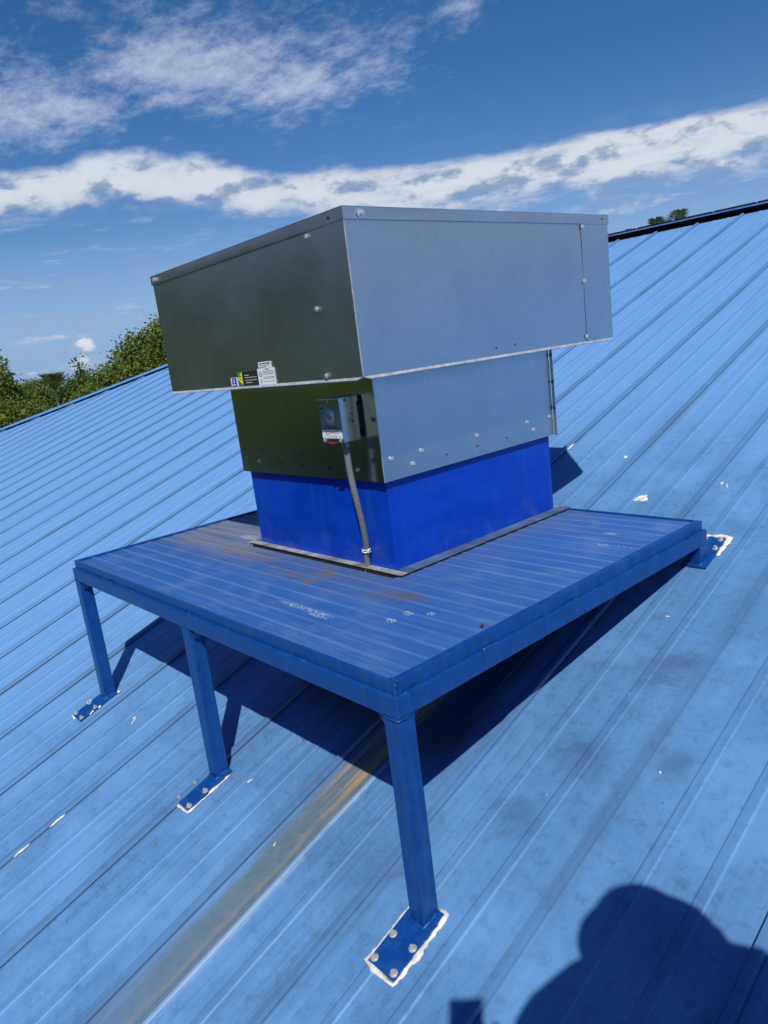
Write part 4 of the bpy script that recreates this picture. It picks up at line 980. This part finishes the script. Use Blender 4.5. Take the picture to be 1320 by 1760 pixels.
# far tree line (one mass) and a white house glimpsed through the leaves
rs = random.Random(4); lobes = []
for i in range(260):
    a = R(rs.uniform(60, 300)); d_ = rs.uniform(95, 170); lobes.append((d_ * math.cos(a), d_ * math.sin(a), GZ + rs.uniform(.5, 3.6), rs.uniform(2.4, 4.0)))
me = leaf_cloud(9, lobes, 90000, .85); me.materials.append(MLEAFD); o_ = bpy.data.objects.new('distant_woods', me); link(o_); tag(o_, 'far line of dark green woods along the horizon', 'woods', kind='stuff')
hd = 30; ha = R(162.4); hx, hy = CAM.x + hd * math.cos(ha), CAM.y + hd * math.sin(ha)
hs_ = thing('house', (hx, hy, GZ), 'white house glimpsed through the leaves above the hip cap', 'house')
nbox('wall', (hx - 3.5, hx + 1.0, hy - 2.0, hy + 2.2, GZ, GZ + 3.1), MWHITEB, hs_)
bm = bmesh.new(); zr0, zr1 = GZ + 3.1, GZ + 4.0
hexa(bm, [(hx - 3.9, hy - 2.4, zr0 + .005), (hx + 1.4, hy - 2.4, zr0 + .005), (hx + 1.4, hy + 2.6, zr0 + .005), (hx - 3.9, hy + 2.6, zr0 + .005), (hx - 3.9, hy, zr1), (hx + 1.4, hy, zr1), (hx + 1.4, hy + .2, zr1), (hx - 3.9, hy + .2, zr1)]); build('roof', bm, MWHITEB, hs_)

# ------------------------------------------------------------------ the photographer (only the shadow is in view) and the phone
FW = Vector((-.7605, .6493, 0)); RT = Vector((.6493, .7605, 0)); UPV = Vector((0, 0, 1))
PB = CAM + RT * .42 + FW * .10; PB.z = zroof(PB.y)
HT = 1.80                        # height to the crown of the head
def pp(r_, f_, z): return PB + RT * r_ + FW * f_ + UPV * (z * .935)
fwd3 = -(M.col[2]); upc = M.col[1]; rtc = M.col[0]
phc = CAM - Vector(fwd3) * .010 + Vector(upc) * .037 + Vector(rtc) * .018  # phone raised above the lens so its shadow falls in view
MSKIN = simple('skin', (.42, .24, .16), .5, 0, .08, 40); MSHIRT = simple('grey_work_shirt', (.16, .17, .19), .85, 0, .15, 40, .004); MTROU = simple('dark_trousers', (.035, .038, .045), .9, 0, .15, 40, .004); MHAT = simple('pale_hat_cloth', (.42, .40, .34), .9, 0, .1, 60, .002); MSHOE = simple('brown_boot', (.06, .04, .025), .7)
person = thing('person', PB, 'person shown only by a rounded head and shoulder shadow on the lower right roof', 'person')
def skin(name, joints, edges, m, parent, sub=2):
    me = bpy.data.meshes.new(name); ids = {k: i for i, k in enumerate(joints)}; off = wloc(parent)
    me.from_pydata([tuple(Vector(v[0]) - off) for v in joints.values()], [(ids[a], ids[b_]) for a, b_ in edges], [])
    o_ = bpy.data.objects.new(name, me); link(o_, parent); md = o_.modifiers.new('skin', 'SKIN'); md.use_smooth_shade = True
    for i, v in enumerate(joints.values()):
        me.skin_vertices[0].data[i].radius = v[1] if isinstance(v[1], tuple) else (v[1], v[1]); me.skin_vertices[0].data[i].use_root = (i == 0)
    sb = o_.modifiers.new('sub', 'SUBSURF'); sb.levels = sub; sb.render_levels = sub
    dg = bpy.context.evaluated_depsgraph_get(); me2 = bpy.data.meshes.new_from_object(o_.evaluated_get(dg)); o_.modifiers.clear(); o_.data = me2
    me2.materials.clear(); me2.materials.append(m); me2.name = name; me2.polygons.foreach_set('use_smooth', [True] * len(me2.polygons)); return o_
hand_t = phc + Vector(rtc) * .050 - Vector(upc) * .035
wr = hand_t + RT * .05 + UPV * -.05 + FW * -.03
J = {'pelvis': (pp(0, 0, .96), (.16, .115)), 'belly': (pp(0, .01, 1.10), (.15, .11)), 'chest': (pp(0, .02, 1.36), (.185, .13)), 'neckb': (pp(0, .03, 1.54), (.15, .11)), 'neck': (pp(0, .01, 1.53), .055), 'jaw': (pp(0, .035, 1.60), (.062, .075)), 'skull': (pp(0, .02, 1.70), (.075, .092)), 'crown': (pp(0, .0, 1.765), (.052, .06)),
     'shL': (pp(-.18, -.03, 1.50), .080), 'elL': (pp(-.28, -.12, 1.36), .055), 'wrL': (wr, .030), 'shR': (pp(.19, .02, 1.48), .080), 'elR': (pp(.28, -.02, 1.18), .050), 'wrR': (pp(.27, .16, 1.02), .032),
     'hipL': (pp(-.09, 0, .88), .095), 'knL': (pp(-.12, .03, .48), .062), 'anL': (pp(-.13, 0, .10), .045), 'toL': (pp(-.15, .15, .075), .035), 'hipR': (pp(.09, 0, .88), .095), 'knR': (pp(.12, .04, .50), .062), 'anR': (pp(.13, 0, .16), .045), 'toR': (pp(.15, .15, .18), .035)}
E_ = [('pelvis', 'belly'), ('belly', 'chest'), ('chest', 'neckb'), ('neckb', 'neck'), ('neck', 'jaw'), ('jaw', 'skull'), ('skull', 'crown'), ('chest', 'shL'), ('shL', 'elL'), ('elL', 'wrL'), ('chest', 'shR'), ('shR', 'elR'), ('elR', 'wrR'), ('pelvis', 'hipL'), ('hipL', 'knL'), ('knL', 'anL'), ('anL', 'toL'), ('pelvis', 'hipR'), ('hipR', 'knR'), ('knR', 'anR'), ('anR', 'toR')]
body = skin('body', J, E_, MSKIN, person)
me = body.data
for m_ in (MSHIRT, MTROU, MSHOE): me.materials.append(m_)
bz = wloc(body).z
for p_ in me.polygons:
    c_ = p_.center; z = c_.z
    rr_ = (c_ - (J['wrL'][0] - PB)).length; r2 = (c_ - (J['wrR'][0] - PB)).length
    p_.material_index = 3 if z < .13 else 2 if z < .92 else 1 if (z < 1.40 and rr_ > .14 and r2 > .14) else 0
def hand(wrist, palm_c, fdir, spread, side, curl, parent):
    """palm and five unequal bent fingers"""
    J = {'w': (wrist, .026), 'p0': (wrist.lerp(palm_c, .6), (.036, .018)), 'p1': (palm_c, (.040, .016))}; E_ = [('w', 'p0'), ('p0', 'p1')]
    skin('hand', J, E_, MSKIN, parent, 2)
    for k, (o_, L) in enumerate(((-.030, .068), (-.010, .078), (.010, .073), (.029, .058))):
        b0 = palm_c + spread * o_; q1 = b0 + fdir * L * .5 + curl * .006; q2 = q1 + (fdir * .6 + curl * .8).normalized() * L * .32; q3 = q2 + (fdir * .1 + curl).normalized() * L * .25
        skin('finger', {'a': (b0 - fdir * .01, .0098), 'b': (q1, .0088), 'c': (q2, .0082), 'd': (q3, .007)}, [('a', 'b'), ('b', 'c'), ('c', 'd')], MSKIN, parent, 1)
    b0 = wrist.lerp(palm_c, .5) + spread * side * .030; q1 = b0 + (spread * side + fdir * .5).normalized() * .035; q2 = q1 + (fdir + curl * .5).normalized() * .03
    skin('thumb', {'a': (b0, .012), 'b': (q1, .0105), 'c': (q2, .0085)}, [('a', 'b'), ('b', 'c')], MSKIN, parent, 1)
hand(wr, hand_t + Vector(fwd3) * -.020, -Vector(rtc) * .5 + Vector(upc) * .5, Vector(upc), 1, Vector(fwd3), person)
wR = J['wrR'][0]; hand(wR, wR + FW * .06 - UPV * .02, (FW - UPV * .3).normalized(), UPV, 1, -RT, person)
# face
hc = pp(0, .02, 1.665)
bm = bmesh.new(); tube(bm, [hc + FW * .082 + UPV * .02, hc + FW * .102 - UPV * .012, hc + FW * .085 - UPV * .022], [.008, .013, .009], 8); build('nose', bm, MSKIN, person, smooth=True)
for s_ in (-1, 1):
    bm = bmesh.new(); bmesh.ops.create_uvsphere(bm, u_segments=10, v_segments=8, radius=.012); bmesh.ops.translate(bm, verts=bm.verts, vec=hc + FW * .078 + RT * .032 * s_ + UPV * .022); build('eye', bm, MWHITE, person, smooth=True)
    bm = bmesh.new(); bmesh.ops.create_uvsphere(bm, u_segments=10, v_segments=8, radius=.02, matrix=Matrix.Diagonal((.6, .6, 1.5, 1))); bmesh.ops.translate(bm, verts=bm.verts, vec=hc + RT * .080 * s_); build('ear', bm, MSKIN, person, smooth=True)
bm = bmesh.new(); tube(bm, [hc + FW * .084 - RT * .022 - UPV * .045, hc + FW * .092 - UPV * .047, hc + FW * .084 + RT * .022 - UPV * .045], [.003, .006, .003], 8); build('mouth', bm, simple('lips', (.32, .12, .10), .5), person, smooth=True)
# bulk added over chest and shoulders to fill out the cast shadow
bm = bmesh.new(); bmesh.ops.create_uvsphere(bm, u_segments=28, v_segments=18, radius=1.0)
for v in bm.verts:
    x_, y_, z_ = v.co; k_ = 1.0 + (.10 * noise.noise(Vector((x_ * 2.2, y_ * 2.2, z_ * 2.6))))
    zz_ = z_ * (.235 if z_ > 0 else .50)
    if -.93 < z_ < 0:
        rr_ = math.hypot(x_, y_); f_ = (1 + .36 * z_) / max(rr_, .05); x_ *= f_ * (1 + .28 * z_); y_ *= f_
    v.co = pp(0, .0, 1.43) + RT * (x_ * .30 * k_ - .01) + FW * (y_ * .135 * k_) + UPV * zz_
build('shadow_jacket', bm, MSHIRT, person, smooth=True)
# brimmed hat
bm = bmesh.new(); ex, ey, ez = frame_of((0, 0, 1)); lathe(bm, [(.100, .0), (.138, -.024), (.139, -.021), (.101, .006), (.096, .045), (.080, .075), (.045, .090), (.005, .093)], 28, (pp(0, .01, 1.728), ex, ey, ez))
build('hat', bm, MHAT, person, smooth=True)
phone = thing('phone', phc, 'phone shown only by its small square shadow at the bottom edge of the roof', 'phone')
bm = bmesh.new()
X3, Y3, Z3 = Vector(rtc), Vector(upc), Vector(M.col[2])
box(bm, -.0358, .0358, -.0735, .0735, 0, .0078, .003, xf=lambda x, y, z: phc + X3 * x + Y3 * y + Z3 * z)
build('phone_case', bm, MINK, phone)
bm = bmesh.new(); box(bm, -.033, .033, -.070, .070, .0079, .0083, 0, xf=lambda x, y, z: phc + X3 * x + Y3 * y + Z3 * z); build('screen', bm, simple('screen_glass', (.02, .02, .022), .08), phone)
